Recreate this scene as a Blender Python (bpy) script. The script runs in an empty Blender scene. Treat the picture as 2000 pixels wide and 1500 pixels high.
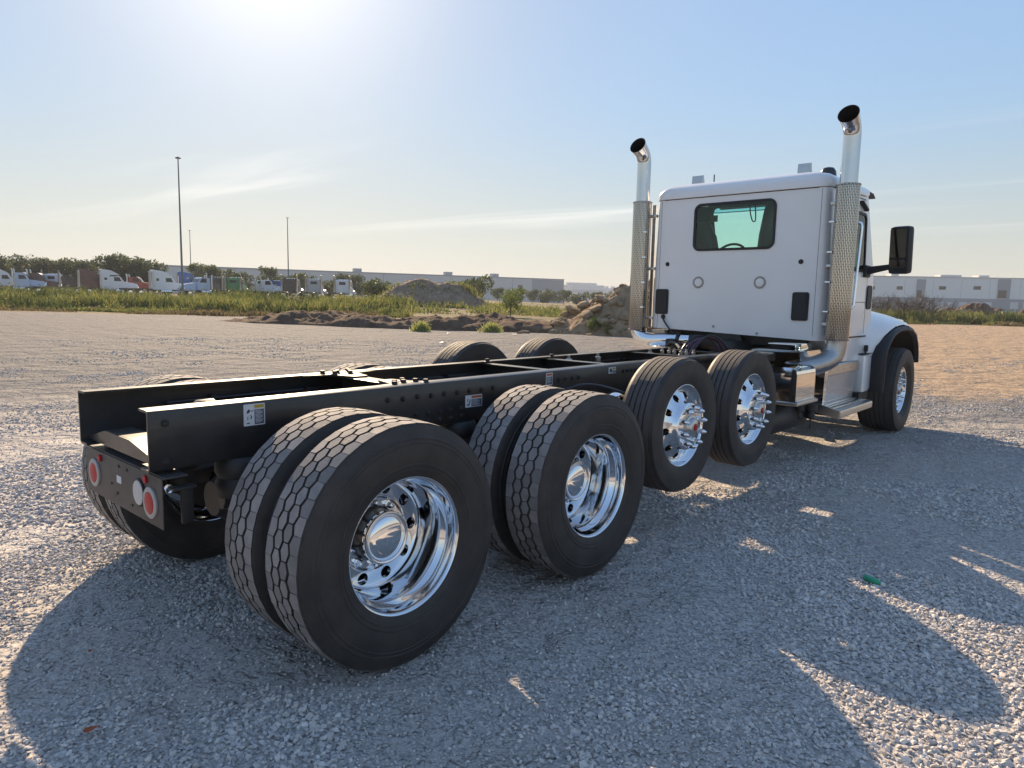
import bpy, math, random
import numpy as np
from mathutils import Vector, Matrix
R = math.radians
rnd = random.Random(7)
sc = bpy.context.scene
C = sc.collection

# ---------------------------------------------------------------- camera
CAM = Vector((3.4834, -1.8987, 1.6181))
YAW, PITCH, ROLL, FPX = 0.7281, -0.1212, 0.0208, 1367.3
fw = Vector((-math.sin(YAW)*math.cos(PITCH), math.cos(YAW)*math.cos(PITCH), math.sin(PITCH)))
rt = Vector((math.cos(YAW), math.sin(YAW), 0)); up = rt.cross(fw)
rt2 = rt*math.cos(ROLL)+up*math.sin(ROLL); up2 = -rt*math.sin(ROLL)+up*math.cos(ROLL)
cam = bpy.data.cameras.new('camera'); cam.sensor_width = 36; cam.lens = FPX/2000*36
cam.clip_start = .05; cam.clip_end = 5000
cam_o = bpy.data.objects.new('camera', cam); C.objects.link(cam_o)
m = Matrix((rt2, up2, -fw)).transposed().to_4x4(); m.translation = CAM
cam_o.matrix_world = m; sc.camera = cam_o

# ---------------------------------------------------------------- sky, sun, exposure
SUN_AZ, SUN_EL = R(60.5), R(26.6)
sdir = Vector((-math.sin(SUN_AZ)*math.cos(SUN_EL), math.cos(SUN_AZ)*math.cos(SUN_EL), math.sin(SUN_EL)))
world = bpy.data.worlds.new('World'); sc.world = world; world.use_nodes = True
wn, wl = world.node_tree.nodes, world.node_tree.links; wn.clear()
sky = wn.new('ShaderNodeTexSky'); sky.sky_type = 'NISHITA'; sky.sun_disc = False
sky.sun_elevation = SUN_EL; sky.sun_rotation = -SUN_AZ
sky.air_density = 1.0; sky.dust_density = .3; sky.ozone_density = 1.0; sky.altitude = 100
tc = wn.new('ShaderNodeTexCoord'); sx = wn.new('ShaderNodeSeparateXYZ'); wl.new(tc.outputs['Generated'], sx.inputs[0])
def wmath(op, a, b=None, c=None):
    n = wn.new('ShaderNodeMath'); n.operation = op
    for i, v in enumerate((a, b, c)):
        if v is None: continue
        if isinstance(v, (int, float)): n.inputs[i].default_value = v
        else: wl.new(v, n.inputs[i])
    return n.outputs[0]
zz = wmath('MAXIMUM', sx.outputs[2], .035)
cx_, cy_ = wmath('DIVIDE', sx.outputs[0], zz), wmath('DIVIDE', sx.outputs[1], zz)
cv = wn.new('ShaderNodeCombineXYZ'); wl.new(cx_, cv.inputs[0]); wl.new(cy_, cv.inputs[1])
mp = wn.new('ShaderNodeMapping'); mp.inputs['Rotation'].default_value = (0, 0, R(-42)); mp.inputs['Scale'].default_value = (.11, .55, 1)
mp.inputs['Location'].default_value = (5.1, 3.3, 0)
wl.new(cv.outputs[0], mp.inputs[0])
nz = wn.new('ShaderNodeTexNoise'); nz.inputs['Scale'].default_value = 1.0; nz.inputs['Detail'].default_value = 6; nz.inputs['Roughness'].default_value = .55
nz.inputs['Distortion'].default_value = .5
wl.new(mp.outputs[0], nz.inputs['Vector'])
cr = wn.new('ShaderNodeMapRange'); cr.inputs[1].default_value = .51; cr.inputs[2].default_value = .80; cr.interpolation_type = 'SMOOTHSTEP'
cr.inputs[4].default_value = .38
wl.new(nz.outputs[0], cr.inputs[0])
cmix = wn.new('ShaderNodeMix'); cmix.data_type = 'RGBA'
fade = wn.new('ShaderNodeMapRange'); fade.interpolation_type = 'SMOOTHSTEP'; fade.inputs[1].default_value = .05; fade.inputs[2].default_value = .13; wl.new(sx.outputs[2], fade.inputs[0])
fade2 = wn.new('ShaderNodeMapRange'); fade2.interpolation_type = 'SMOOTHSTEP'; fade2.inputs[1].default_value = .27; fade2.inputs[2].default_value = .16; wl.new(sx.outputs[2], fade2.inputs[0])
wl.new(wmath('MULTIPLY', wmath('MULTIPLY', cr.outputs[0], fade.outputs[0]), fade2.outputs[0]), cmix.inputs[0]); cmix.inputs[7].default_value = (6.2, 5.9, 5.5, 1)
# the phone's picture holds sky and shade together: compress the sky's luminance range evenly over the whole dome
lum = wn.new('ShaderNodeRGBToBW'); wl.new(sky.outputs[0], lum.inputs[0])
gain = wmath('MULTIPLY', wmath('POWER', wmath('MAXIMUM', lum.outputs[0], .02), -.65), 1.53)
vm = wn.new('ShaderNodeVectorMath'); vm.operation = 'SCALE'; wl.new(sky.outputs[0], vm.inputs[0]); wl.new(gain, vm.inputs['Scale'])
hs = wn.new('ShaderNodeHueSaturation'); hs.inputs['Saturation'].default_value = .98; hs.inputs['Hue'].default_value = .498; 
hz_f = wn.new('ShaderNodeMapRange'); hz_f.interpolation_type = 'SMOOTHSTEP'; hz_f.inputs[1].default_value = .27; hz_f.inputs[2].default_value = 0; hz_f.inputs[4].default_value = .72; wl.new(sx.outputs[2], hz_f.inputs[0])
lum2 = wn.new('ShaderNodeRGBToBW'); wl.new(vm.outputs[0], lum2.inputs[0])   # pale dust veil thickening towards the horizon, all the way round
veil = wn.new('ShaderNodeVectorMath'); veil.operation = 'SCALE'; veil.inputs[0].default_value = (1.03, 1.0, .94); wl.new(lum2.outputs[0], veil.inputs['Scale'])
hm = wn.new('ShaderNodeMix'); hm.data_type = 'RGBA'; wl.new(hz_f.outputs[0], hm.inputs[0]); wl.new(vm.outputs[0], hm.inputs[6]); wl.new(veil.outputs[0], hm.inputs[7]); wl.new(hm.outputs[2], hs.inputs['Color']); wl.new(hs.outputs[0], cmix.inputs[6])
bg = wn.new('ShaderNodeBackground'); bg.inputs['Strength'].default_value = .1
dt = wn.new('ShaderNodeVectorMath'); dt.operation = 'DOT_PRODUCT'; wl.new(tc.outputs['Generated'], dt.inputs[0]); dt.inputs[1].default_value = sdir
au = wmath('MULTIPLY', wmath('POWER', wmath('MAXIMUM', dt.outputs['Value'], 0.), 70.), 2.0)   # the sun's aureole in the dusty air
av = wn.new('ShaderNodeVectorMath'); av.operation = 'SCALE'; av.inputs[0].default_value = (1.0, .98, .94); wl.new(au, av.inputs['Scale'])
ad = wn.new('ShaderNodeVectorMath'); ad.operation = 'ADD'; wl.new(cmix.outputs[2], ad.inputs[0]); wl.new(av.outputs[0], ad.inputs[1])
wo = wn.new('ShaderNodeOutputWorld'); wl.new(ad.outputs[0], bg.inputs[0]); wl.new(bg.outputs[0], wo.inputs[0])

sun = bpy.data.lights.new('sun', 'SUN'); sun.energy = 4.3; sun.angle = R(.53); sun.color = (1, .76, .50)
sun_o = bpy.data.objects.new('sun', sun); C.objects.link(sun_o)
sun_o.rotation_euler = (-sdir).to_track_quat('-Z', 'Y').to_euler(); sun_o.location = (-30, 18, 25)
sc.view_settings.view_transform = 'Standard'; sc.view_settings.look = 'None'
sc.view_settings.exposure = 1.16; sc.view_settings.gamma = 1
sc.view_settings.use_curve_mapping = False
sc.cycles.max_bounces = 6; sc.cycles.transparent_max_bounces = 12
sc.cycles.caustics_reflective = False; sc.cycles.caustics_refractive = False
sc.cycles.sample_clamp_indirect = 4
sc.cycles.use_denoising = True

# ---------------------------------------------------------------- materials
def new_mat(name):
    mt = bpy.data.materials.new(name); mt.use_nodes = True
    return mt, mt.node_tree.nodes, mt.node_tree.links, mt.node_tree.nodes['Principled BSDF']
def mat(name, col, rough=.5, metal=0, var=.12, scale=6, bump=0, bscale=60, coat=0, spec=.5, dust=None, dust_amt=.3):
    """Principled with colour mottling, roughness variation, optional dust and bump."""
    mt, N, L, b = new_mat(name)
    b.inputs['Metallic'].default_value = metal; b.inputs['Roughness'].default_value = rough
    b.inputs['Specular IOR Level'].default_value = spec
    if coat: b.inputs['Coat Weight'].default_value = coat; b.inputs['Coat Roughness'].default_value = .06
    t = N.new('ShaderNodeTexCoord'); n = N.new('ShaderNodeTexNoise'); n.inputs['Scale'].default_value = scale; n.inputs['Detail'].default_value = 6
    L.new(t.outputs['Object'], n.inputs['Vector'])
    mx = N.new('ShaderNodeMix'); mx.data_type = 'RGBA'
    mx.inputs[6].default_value = (*[c*(1-var) for c in col], 1); mx.inputs[7].default_value = (*[min(1, c*(1+var)) for c in col], 1)
    L.new(n.outputs[0], mx.inputs[0]); out = mx.outputs[2]
    if dust:
        d = N.new('ShaderNodeTexNoise'); d.inputs['Scale'].default_value = scale*.7; d.inputs['Detail'].default_value = 8; d.inputs['Roughness'].default_value = .7
        L.new(t.outputs['Object'], d.inputs['Vector'])
        mr = N.new('ShaderNodeMapRange'); mr.inputs[1].default_value = .35; mr.inputs[2].default_value = .75; mr.inputs[4].default_value = dust_amt
        L.new(d.outputs[0], mr.inputs[0])
        m2 = N.new('ShaderNodeMix'); m2.data_type = 'RGBA'; L.new(mr.outputs[0], m2.inputs[0]); L.new(out, m2.inputs[6]); m2.inputs[7].default_value = (*dust, 1)
        out = m2.outputs[2]
    L.new(out, b.inputs['Base Color'])
    r = N.new('ShaderNodeMapRange'); r.inputs[3].default_value = max(.02, rough*.85); r.inputs[4].default_value = min(1, rough*1.2)
    L.new(n.outputs[0], r.inputs[0]); L.new(r.outputs[0], b.inputs['Roughness'])
    if bump:
        bn = N.new('ShaderNodeTexNoise'); bn.inputs['Scale'].default_value = bscale; bn.inputs['Detail'].default_value = 4
        L.new(t.outputs['Object'], bn.inputs['Vector'])
        bp = N.new('ShaderNodeBump'); bp.inputs['Strength'].default_value = bump; bp.inputs['Distance'].default_value = .004
        L.new(bn.outputs[0], bp.inputs['Height']); L.new(bp.outputs[0], b.inputs['Normal'])
    return mt
M = {}
M['white'] = mat('white_paint', (.83, .83, .83), .24, var=.03, scale=2, coat=.5, dust=(.5, .45, .40), dust_amt=.14, bump=.25, bscale=2.2)
M['black'] = mat('black_chassis_paint', (.016, .016, .018), .34, var=.3, scale=5, coat=.2, dust=(.16, .14, .12), dust_amt=.2, bump=.05, bscale=40)
M['black_dusty'] = mat('dusty_black_plate', (.045, .042, .042), .5, var=.25, scale=7, dust=(.17, .15, .13), dust_amt=.35, bump=.1)
M['black_part'] = mat('black_casting', (.014, .014, .015), .5, var=.3, scale=9, dust=(.12, .10, .085), dust_amt=.2, bump=.2, bscale=60)
M['plastic'] = mat('black_plastic', (.016, .016, .018), .55, var=.2, scale=10, bump=.1, bscale=200)
M['chrome'] = mat('chrome', (.86, .87, .88), .045, 1, var=.02, scale=3)
M['stack_chrome'] = mat('stack_chrome', (.58, .60, .63), .07, 1, var=.06, scale=5)
M['alu'] = mat('polished_aluminium', (.80, .81, .83), .08, 1, var=.04, scale=14, dust=(.45, .40, .34), dust_amt=.05)
M['brushed'] = mat('brushed_steel', (.55, .54, .52), .3, 1, var=.1, scale=10)
M['pipe'] = mat('exhaust_steel', (.42, .41, .40), .32, 1, var=.15, scale=8)
M['inside_pipe'] = mat('soot', (.006, .006, .006), .9)
M['side'] = mat('tyre_sidewall', (.020, .018, .018), .6, var=.35, scale=9, dust=(.12, .10, .085), dust_amt=.3, bump=.1, bscale=160)
M['tread_dusty'] = mat('dusty_tread_rubber', (.21, .195, .19), .8, var=.3, scale=18, dust=(.36, .325, .30), dust_amt=.55, bump=.4, bscale=180)
_t = M['tread_dusty']; _N, _L = _t.node_tree.nodes, _t.node_tree.links; _b = _N['Principled BSDF']
_g = _N.new('ShaderNodeNewGeometry'); _r = _N.new('ShaderNodeMapRange'); _r.inputs[3].default_value = .72; _r.inputs[4].default_value = 1.18; _L.new(_g.outputs['Random Per Island'], _r.inputs[0])
_s = _N.new('ShaderNodeVectorMath'); _s.operation = 'SCALE'; _src = _b.inputs['Base Color'].links[0].from_socket; _L.new(_src, _s.inputs[0]); _L.new(_r.outputs[0], _s.inputs['Scale']); _L.new(_s.outputs[0], _b.inputs['Base Color'])
M['groove'] = mat('tread_groove', (.04, .037, .036), .85, dust=(.15, .135, .12), dust_amt=.45)
M['tread_clean'] = mat('tread_rubber', (.06, .055, .054), .72, var=.3, scale=30, dust=(.11, .095, .08), dust_amt=.35, bump=.5, bscale=220)
M['red'] = mat('red_lens', (.40, .012, .022), .3, var=.25, scale=70, spec=.25, bump=.6, bscale=120)
M['reflector'] = mat('reflector_ring', (.38, .365, .355), .4)
M['vent_trim'] = mat('vent_trim', (.36, .33, .28), .5)
M['lens_white'] = mat('white_lens', (.46, .46, .47), .25)
M['amber'] = mat('amber_lens', (.6, .07, .03), .2)
M['interior'] = mat('interior_trim', (.018, .020, .022), .7)
M['seat'] = mat('seat_cover', (.035, .042, .048), .45, bump=.3, bscale=14)
M['paper'] = mat('tag_paper', (.5, .48, .36), .7)
M['decal_white'] = mat('decal_white', (.62, .63, .65), .5)
M['decal_black'] = mat('decal_black', (.03, .03, .035), .5)
M['decal_grey'] = mat('decal_grey', (.09, .095, .11), .5)
M['decal_yellow'] = mat('decal_yellow', (.45, .33, .03), .5)
M['decal_orange'] = mat('decal_orange', (.5, .11, .03), .5)
M['hose'] = mat('hose_rubber', (.03, .025, .03), .4)
M['hose_purple'] = mat('hose_purple', (.12, .05, .10), .4)
M['bottle'] = mat('green_plastic', (.02, .30, .16), .25, var=.4, scale=30, coat=.3)
M['concrete'] = mat('tilt_up_concrete', (.60, .585, .565), .85, var=.06, scale=.3)
M['concrete_grey'] = mat('grey_painted_concrete', (.36, .365, .38), .85, var=.05, scale=.3)
M['concrete_white'] = mat('white_painted_concrete', (.80, .79, .77), .85, var=.04, scale=.2)
M['dock_door'] = mat('dock_door', (.62, .62, .62), .6)
M['dark_glass'] = mat('dark_glass', (.03, .035, .04), .12)
M['galv'] = mat('galvanised_pole', (.16, .18, .18), .5, .4)
M['bark'] = mat('bark', (.07, .055, .042), .9, var=.3, scale=6)
M['twig'] = mat('dry_twig', (.13, .10, .08), .9, var=.3, scale=6)
M['litter'] = mat('white_litter', (.7, .7, .7), .6)
M['leaf_brown'] = mat('dead_leaf', (.30, .07, .02), .7)
M['tan_board'] = mat('tan_board', (.34, .20, .10), .8)

def glass(name, col, fres=1.45):
    mt = bpy.data.materials.new(name); mt.use_nodes = True; N, L = mt.node_tree.nodes, mt.node_tree.links; N.clear()
    o = N.new('ShaderNodeOutputMaterial'); t = N.new('ShaderNodeBsdfTransparent'); t.inputs[0].default_value = (*col, 1)
    g = N.new('ShaderNodeBsdfGlossy'); g.inputs['Roughness'].default_value = .02
    f = N.new('ShaderNodeFresnel'); f.inputs[0].default_value = fres
    mx = N.new('ShaderNodeMixShader'); L.new(f.outputs[0], mx.inputs[0]); L.new(t.outputs[0], mx.inputs[1]); L.new(g.outputs[0], mx.inputs[2]); L.new(mx.outputs[0], o.inputs[0])
    return mt
M['glass'] = glass('teal_glass', (.80, .975, .935))
M['glass_band'] = glass('windshield_shade_band', (.35, .72, .78))

def foliage(name, c1, c2, c3, trans=.35):
    mt, N, L, b = new_mat(name)
    g = N.new('ShaderNodeNewGeometry'); cr = N.new('ShaderNodeValToRGB')
    e = cr.color_ramp.elements; e[0].color = (*c1, 1); e[1].color = (*c3, 1); k = e.new(.5); k.color = (*c2, 1)
    L.new(g.outputs['Random Per Island'], cr.inputs[0])
    t = N.new('ShaderNodeBsdfTranslucent'); mx = N.new('ShaderNodeMixShader'); mx.inputs[0].default_value = trans
    b.inputs['Roughness'].default_value = .65
    L.new(cr.outputs[0], b.inputs['Base Color']); L.new(cr.outputs[0], t.inputs[0])
    L.new(b.outputs[0], mx.inputs[1]); L.new(t.outputs[0], mx.inputs[2]); L.new(mx.outputs[0], N['Material Output'].inputs[0])
    return mt
M['leaf_dark'] = foliage('tree_leaves', (.045, .060, .026), (.070, .092, .034), (.11, .13, .045), .4)
M['leaf_mid'] = foliage('shrub_leaves', (.050, .070, .022), (.085, .115, .030), (.14, .16, .045))
M['leaf_bright'] = foliage('bright_shrub_leaves', (.08, .12, .022), (.14, .19, .035), (.22, .25, .05))
M['weed'] = foliage('weeds', (.085, .115, .030), (.155, .185, .048), (.30, .26, .095), .5)
M['tuft'] = foliage('pale_tuft', (.26, .29, .08), (.34, .37, .11), (.44, .44, .16), .5)
M['weed_dry'] = foliage('dry_weeds', (.13, .11, .05), (.20, .16, .075), (.28, .21, .10))

def perforated():
    """Chrome muffler shield punched with staggered vertical slots."""
    mt, N, L, b = new_mat('perforated_shield')
    t = N.new('ShaderNodeTexCoord'); s = N.new('ShaderNodeSeparateXYZ'); L.new(t.outputs['Object'], s.inputs[0])
    a = N.new('ShaderNodeMath'); a.operation = 'ARCTAN2'; L.new(s.outputs[1], a.inputs[0]); L.new(s.outputs[0], a.inputs[1])
    k = N.new('ShaderNodeMath'); k.operation = 'MULTIPLY'; k.inputs[1].default_value = .112; L.new(a.outputs[0], k.inputs[0])
    c = N.new('ShaderNodeCombineXYZ'); L.new(s.outputs[2], c.inputs[0]); L.new(k.outputs[0], c.inputs[1])
    br = N.new('ShaderNodeTexBrick'); br.offset = .5; br.inputs['Scale'].default_value = 1
    br.inputs['Brick Width'].default_value = .052; br.inputs['Row Height'].default_value = .0165
    br.inputs['Mortar Size'].default_value = .0029; br.inputs['Mortar Smooth'].default_value = .3
    L.new(c.outputs[0], br.inputs['Vector'])
    mx = N.new('ShaderNodeMix'); mx.data_type = 'RGBA'; mx.inputs[6].default_value = (.52, .50, .475, 1); mx.inputs[7].default_value = (.035, .032, .03, 1)
    L.new(br.outputs['Fac'], mx.inputs[0]); L.new(mx.outputs[2], b.inputs['Base Color'])
    b.inputs['Metallic'].default_value = 1; b.inputs['Roughness'].default_value = .09
    bp = N.new('ShaderNodeBump'); bp.inputs['Strength'].default_value = .25; bp.inputs['Distance'].default_value = .003; bp.invert = True
    L.new(br.outputs['Fac'], bp.inputs['Height']); L.new(bp.outputs[0], b.inputs['Normal'])
    return mt
M['perf'] = perforated()

def tread_plate():
    mt, N, L, b = new_mat('punched_step_plate')
    t = N.new('ShaderNodeTexCoord'); s = N.new('ShaderNodeSeparateXYZ'); L.new(t.outputs['Object'], s.inputs[0])
    c = N.new('ShaderNodeCombineXYZ'); L.new(s.outputs[1], c.inputs[0]); L.new(s.outputs[2], c.inputs[1])
    br = N.new('ShaderNodeTexBrick'); br.inputs['Scale'].default_value = 1; br.inputs['Brick Width'].default_value = .035; br.inputs['Row Height'].default_value = .022
    br.inputs['Mortar Size'].default_value = .005; br.inputs['Mortar Smooth'].default_value = 1
    L.new(c.outputs[0], br.inputs['Vector'])
    bp = N.new('ShaderNodeBump'); bp.inputs['Strength'].default_value = 1; bp.inputs['Distance'].default_value = .006; bp.invert = True
    L.new(br.outputs['Fac'], bp.inputs['Height']); L.new(bp.outputs[0], b.inputs['Normal'])
    b.inputs['Base Color'].default_value = (.78, .78, .79, 1); b.inputs['Metallic'].default_value = 1; b.inputs['Roughness'].default_value = .2
    return mt
M['plate'] = tread_plate()

# ---------------------------------------------------------------- mesh helpers
class MB:
    def __init__(s): s.V, s.F, s.I = [], [], []
    def add(s, v, f, mi=0):
        o = len(s.V); s.V += [tuple(p) for p in v]; s.F += [tuple(i+o for i in q) for q in f]; s.I += [mi]*len(f); return s
    def box(s, c, d, mi=0, bv=0, rot=None):
        hx, hy, hz = d[0]/2, d[1]/2, d[2]/2; b = min(bv, hx*.9, hy*.9, hz*.9)
        if b <= 0:
            v = [(x, y, z) for x in (-hx, hx) for y in (-hy, hy) for z in (-hz, hz)]
            f = [(0, 1, 3, 2), (4, 6, 7, 5), (0, 4, 5, 1), (2, 3, 7, 6), (0, 2, 6, 4), (1, 5, 7, 3)]
        else:
            import bmesh
            bm = bmesh.new(); bmesh.ops.create_cube(bm, size=1)
            for q in bm.verts: q.co = (q.co.x*2*hx, q.co.y*2*hy, q.co.z*2*hz)
            bmesh.ops.bevel(bm, geom=bm.edges[:], offset=b, segments=2, affect='EDGES', profile=.6)
            bm.verts.index_update(); v = [q.co[:] for q in bm.verts]; f = [tuple(q.index for q in p.verts) for p in bm.faces]; bm.free()
        v = [Vector(p) for p in v]
        if rot: v = [rot @ p for p in v]
        return s.add([p+Vector(c) for p in v], f, mi)
    def tube(s, path, r, n=12, mi=0, cap=True):
        P = [Vector(p) for p in path]; rr = r if isinstance(r, (list, tuple)) else [r]*len(P)
        V = []; prev = None
        for i, p in enumerate(P):
            t = (P[min(i+1, len(P)-1)]-P[max(i-1, 0)]).normalized()
            if prev is None:
                a = Vector((0, 0, 1)) if abs(t.z) < .9 else Vector((1, 0, 0)); u = t.cross(a).normalized()
            else: u = (prev-t*prev.dot(t)).normalized()
            prev = u; w = t.cross(u)
            V += [p+(u*math.cos(2*math.pi*k/n)+w*math.sin(2*math.pi*k/n))*rr[i] for k in range(n)]
        F = [(i*n+k, i*n+(k+1) % n, (i+1)*n+(k+1) % n, (i+1)*n+k) for i in range(len(P)-1) for k in range(n)]
        if cap: F += [tuple(range(n))[::-1], tuple((len(P)-1)*n+k for k in range(n))]
        return s.add(V, F, mi)
    def lathe(s, prof, c=(0, 0, 0), axis='x', n=48, mi=0, mis=None):
        """prof: (radius, along). revolved about an axis through c"""
        V = []
        for r, a in prof:
            for k in range(n):
                q = 2*math.pi*k/n; u, w = r*math.cos(q), r*math.sin(q)
                p = (a, u, w) if axis == 'x' else (u, a, w) if axis == 'y' else (u, w, a)
                V.append((p[0]+c[0], p[1]+c[1], p[2]+c[2]))
        o = len(s.V); s.V += V
        for i in range(len(prof)-1):
            for k in range(n):
                s.F.append((o+i*n+k, o+i*n+(k+1) % n, o+(i+1)*n+(k+1) % n, o+(i+1)*n+k)); s.I.append(mis[i] if mis else mi)
        return s
    def prism(s, poly, fn, a0, a1, mi=0):
        """poly of 2D points, fn(u,v,a)->3D, extruded a0..a1"""
        n = len(poly); V = [fn(u, v, a0) for u, v in poly]+[fn(u, v, a1) for u, v in poly]
        return s.add(V, [tuple(range(n))[::-1], tuple(range(n, 2*n))]+[(i, (i+1) % n, n+(i+1) % n, n+i) for i in range(n)], mi)
    def grid(s, rows, mi=0):
        n = len(rows[0]); V = [p for r in rows for p in r]
        return s.add(V, [(i*n+k, i*n+k+1, (i+1)*n+k+1, (i+1)*n+k) for i in range(len(rows)-1) for k in range(n-1)], mi)
    def mesh(s, name, mats, angle=35, fix=True):
        me = bpy.data.meshes.new(name); me.from_pydata(s.V, [], s.F)
        for q in mats: me.materials.append(M[q] if isinstance(q, str) else q)
        me.polygons.foreach_set('material_index', s.I)
        if fix:
            import bmesh
            bm = bmesh.new(); bm.from_mesh(me); bmesh.ops.recalc_face_normals(bm, faces=bm.faces[:]); bm.to_mesh(me); bm.free()
        me.polygons.foreach_set('use_smooth', [True]*len(s.F))
        me.set_sharp_from_angle(angle=R(angle)); me.update(); return me
    def build(s, name, mats, parent=None, loc=None, angle=35, fix=True):
        if isinstance(mats, str): mats = [mats]
        if loc is not None:
            s.V = [(v[0]-loc[0], v[1]-loc[1], v[2]-loc[2]) for v in s.V]
        return link(name, s.mesh(name, mats, angle, fix), parent, loc or (0, 0, 0))
def link(name, me, parent=None, loc=(0, 0, 0), rot=(0, 0, 0), scale=(1, 1, 1)):
    o = bpy.data.objects.new(name, me); C.objects.link(o); o.location = loc; o.rotation_euler = rot; o.scale = scale
    if parent: o.parent = parent
    return o
def empty(name, loc=(0, 0, 0), rz=0, parent=None):
    o = link(name, None, parent, loc, (0, 0, rz)); o.empty_display_size = .3; return o
def tag(o, label, cat, group=None, kind=None):
    if label: o['label'] = label
    if cat: o['category'] = cat
    if group: o['group'] = group
    if kind: o['kind'] = kind
    return o
def rrect(x0, x1, z0, z1, r, n=6):
    P = []
    for cx, cz, a in ((x1-r, z1-r, 0), (x0+r, z1-r, 90), (x0+r, z0+r, 180), (x1-r, z0+r, 270)):
        P += [(cx+r*math.cos(R(a+90*i/n)), cz+r*math.sin(R(a+90*i/n))) for i in range(n+1)]
    return P
def panel_hole(mb, poly, hole, fn, mi=0):
    """planar panel: convex outer polygon with a hole loop, 2D -> 3D by fn"""
    cx = sum(p[0] for p in hole)/len(hole); cz = sum(p[1] for p in hole)/len(hole)
    def cast(dx, dz):
        best = None
        for i in range(len(poly)):
            (ax, az), (bx, bz) = poly[i], poly[(i+1) % len(poly)]
            ex, ez = bx-ax, bz-az; den = dx*ez-dz*ex
            if abs(den) < 1e-9: continue
            t = ((ax-cx)*ez-(az-cz)*ex)/den; u = ((ax-cx)*dz-(az-cz)*dx)/den
            if t > 0 and -1e-6 <= u <= 1+1e-6 and (best is None or t < best): best = t
        return (cx+dx*best, cz+dz*best)
    outer = [cast(p[0]-cx, p[1]-cz) for p in hole]
    for q in poly:
        k = min(range(len(outer)), key=lambda i: (outer[i][0]-q[0])**2+(outer[i][1]-q[1])**2); outer[k] = q
    n = len(hole); V = [fn(*p) for p in hole]+[fn(*p) for p in outer]
    mb.add(V, [(i, (i+1) % n, n+(i+1) % n, n+i) for i in range(n)], mi)
def smooth_path(pts, k=8):
    """Catmull-Rom through the points"""
    P = [Vector(p) for p in pts]; P = [P[0]*2-P[1]]+P+[P[-1]*2-P[-2]]; out = []
    for i in range(1, len(P)-2):
        for j in range(k):
            t = j/k; a, b, c, d = P[i-1:i+3]
            out.append(.5*((2*b)+(c-a)*t+(2*a-5*b+4*c-d)*t*t+(3*b-a-3*c+d)*t**3))
    return out+[P[-2]]
# vectorised value noise
def vnoise(x, y, seed=0):
    xi, yi = np.floor(x).astype(np.int64), np.floor(y).astype(np.int64); xf, yf = x-xi, y-yi
    def h(a, b):
        n = (a*374761393+b*668265263+seed*1442695041) & 0xffffffff
        n = ((n ^ (n >> 13))*1274126177) & 0xffffffff
        return ((n ^ (n >> 16)) & 0xffff)/65535.
    u, v = xf*xf*(3-2*xf), yf*yf*(3-2*yf)
    return (h(xi, yi)*(1-u)+h(xi+1, yi)*u)*(1-v)+(h(xi, yi+1)*(1-u)+h(xi+1, yi+1)*u)*v
def fbm(x, y, oct=4, seed=0):
    s, a, t = 0, 1, 0
    for i in range(oct): s = s+a*vnoise(x*2**i, y*2**i, seed+i*17); t += a; a *= .5
    return s/t
def sstep(a, b, x): t = np.clip((x-a)/(b-a), 0, 1); return t*t*(3-2*t)
rng = np.random.default_rng(11)
fh, rh = Vector((fw.x, fw.y)).normalized(), Vector((rt.x, rt.y))
def at(u, depth, z=0.):
    """ground position seen under column u (0..2000, left to right) at a depth in metres from the photographer"""
    k = (u-1000)/1377*depth
    return Vector((CAM.x+fh.x*depth+rh.x*k, CAM.y+fh.y*depth+rh.y*k, z))
def polar(x, y):
    dx, dy = x-CAM.x, y-CAM.y
    dep = dx*fh.x+dy*fh.y; lat = dx*rh.x+dy*rh.y
    return dep, lat, np.hypot(dx, dy)
def ground_h(x, y):
    dep, lat, d = polar(x, y)
    left = sstep(.10, -.08, lat/np.maximum(dep, 1.))*(dep > 0)
    h = .9*sstep(56, 88, dep)*left
    near = sstep(40, 12, d)
    h = h+(fbm(x*.6, y*.6, 3, 5)-.5)*.05*(1-.55*near)*sstep(0, 6, d+3)
    h = h+(fbm(x*.09+9, y*.09, 3, 8)-.5)*.35*sstep(14, 40, d)*sstep(85, 60, d)
    flat = np.exp(-(np.abs(x)/2.2)**4)*((y > -2) & (y < 10))
    return h*(1-.8*flat)-.004*flat

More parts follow.
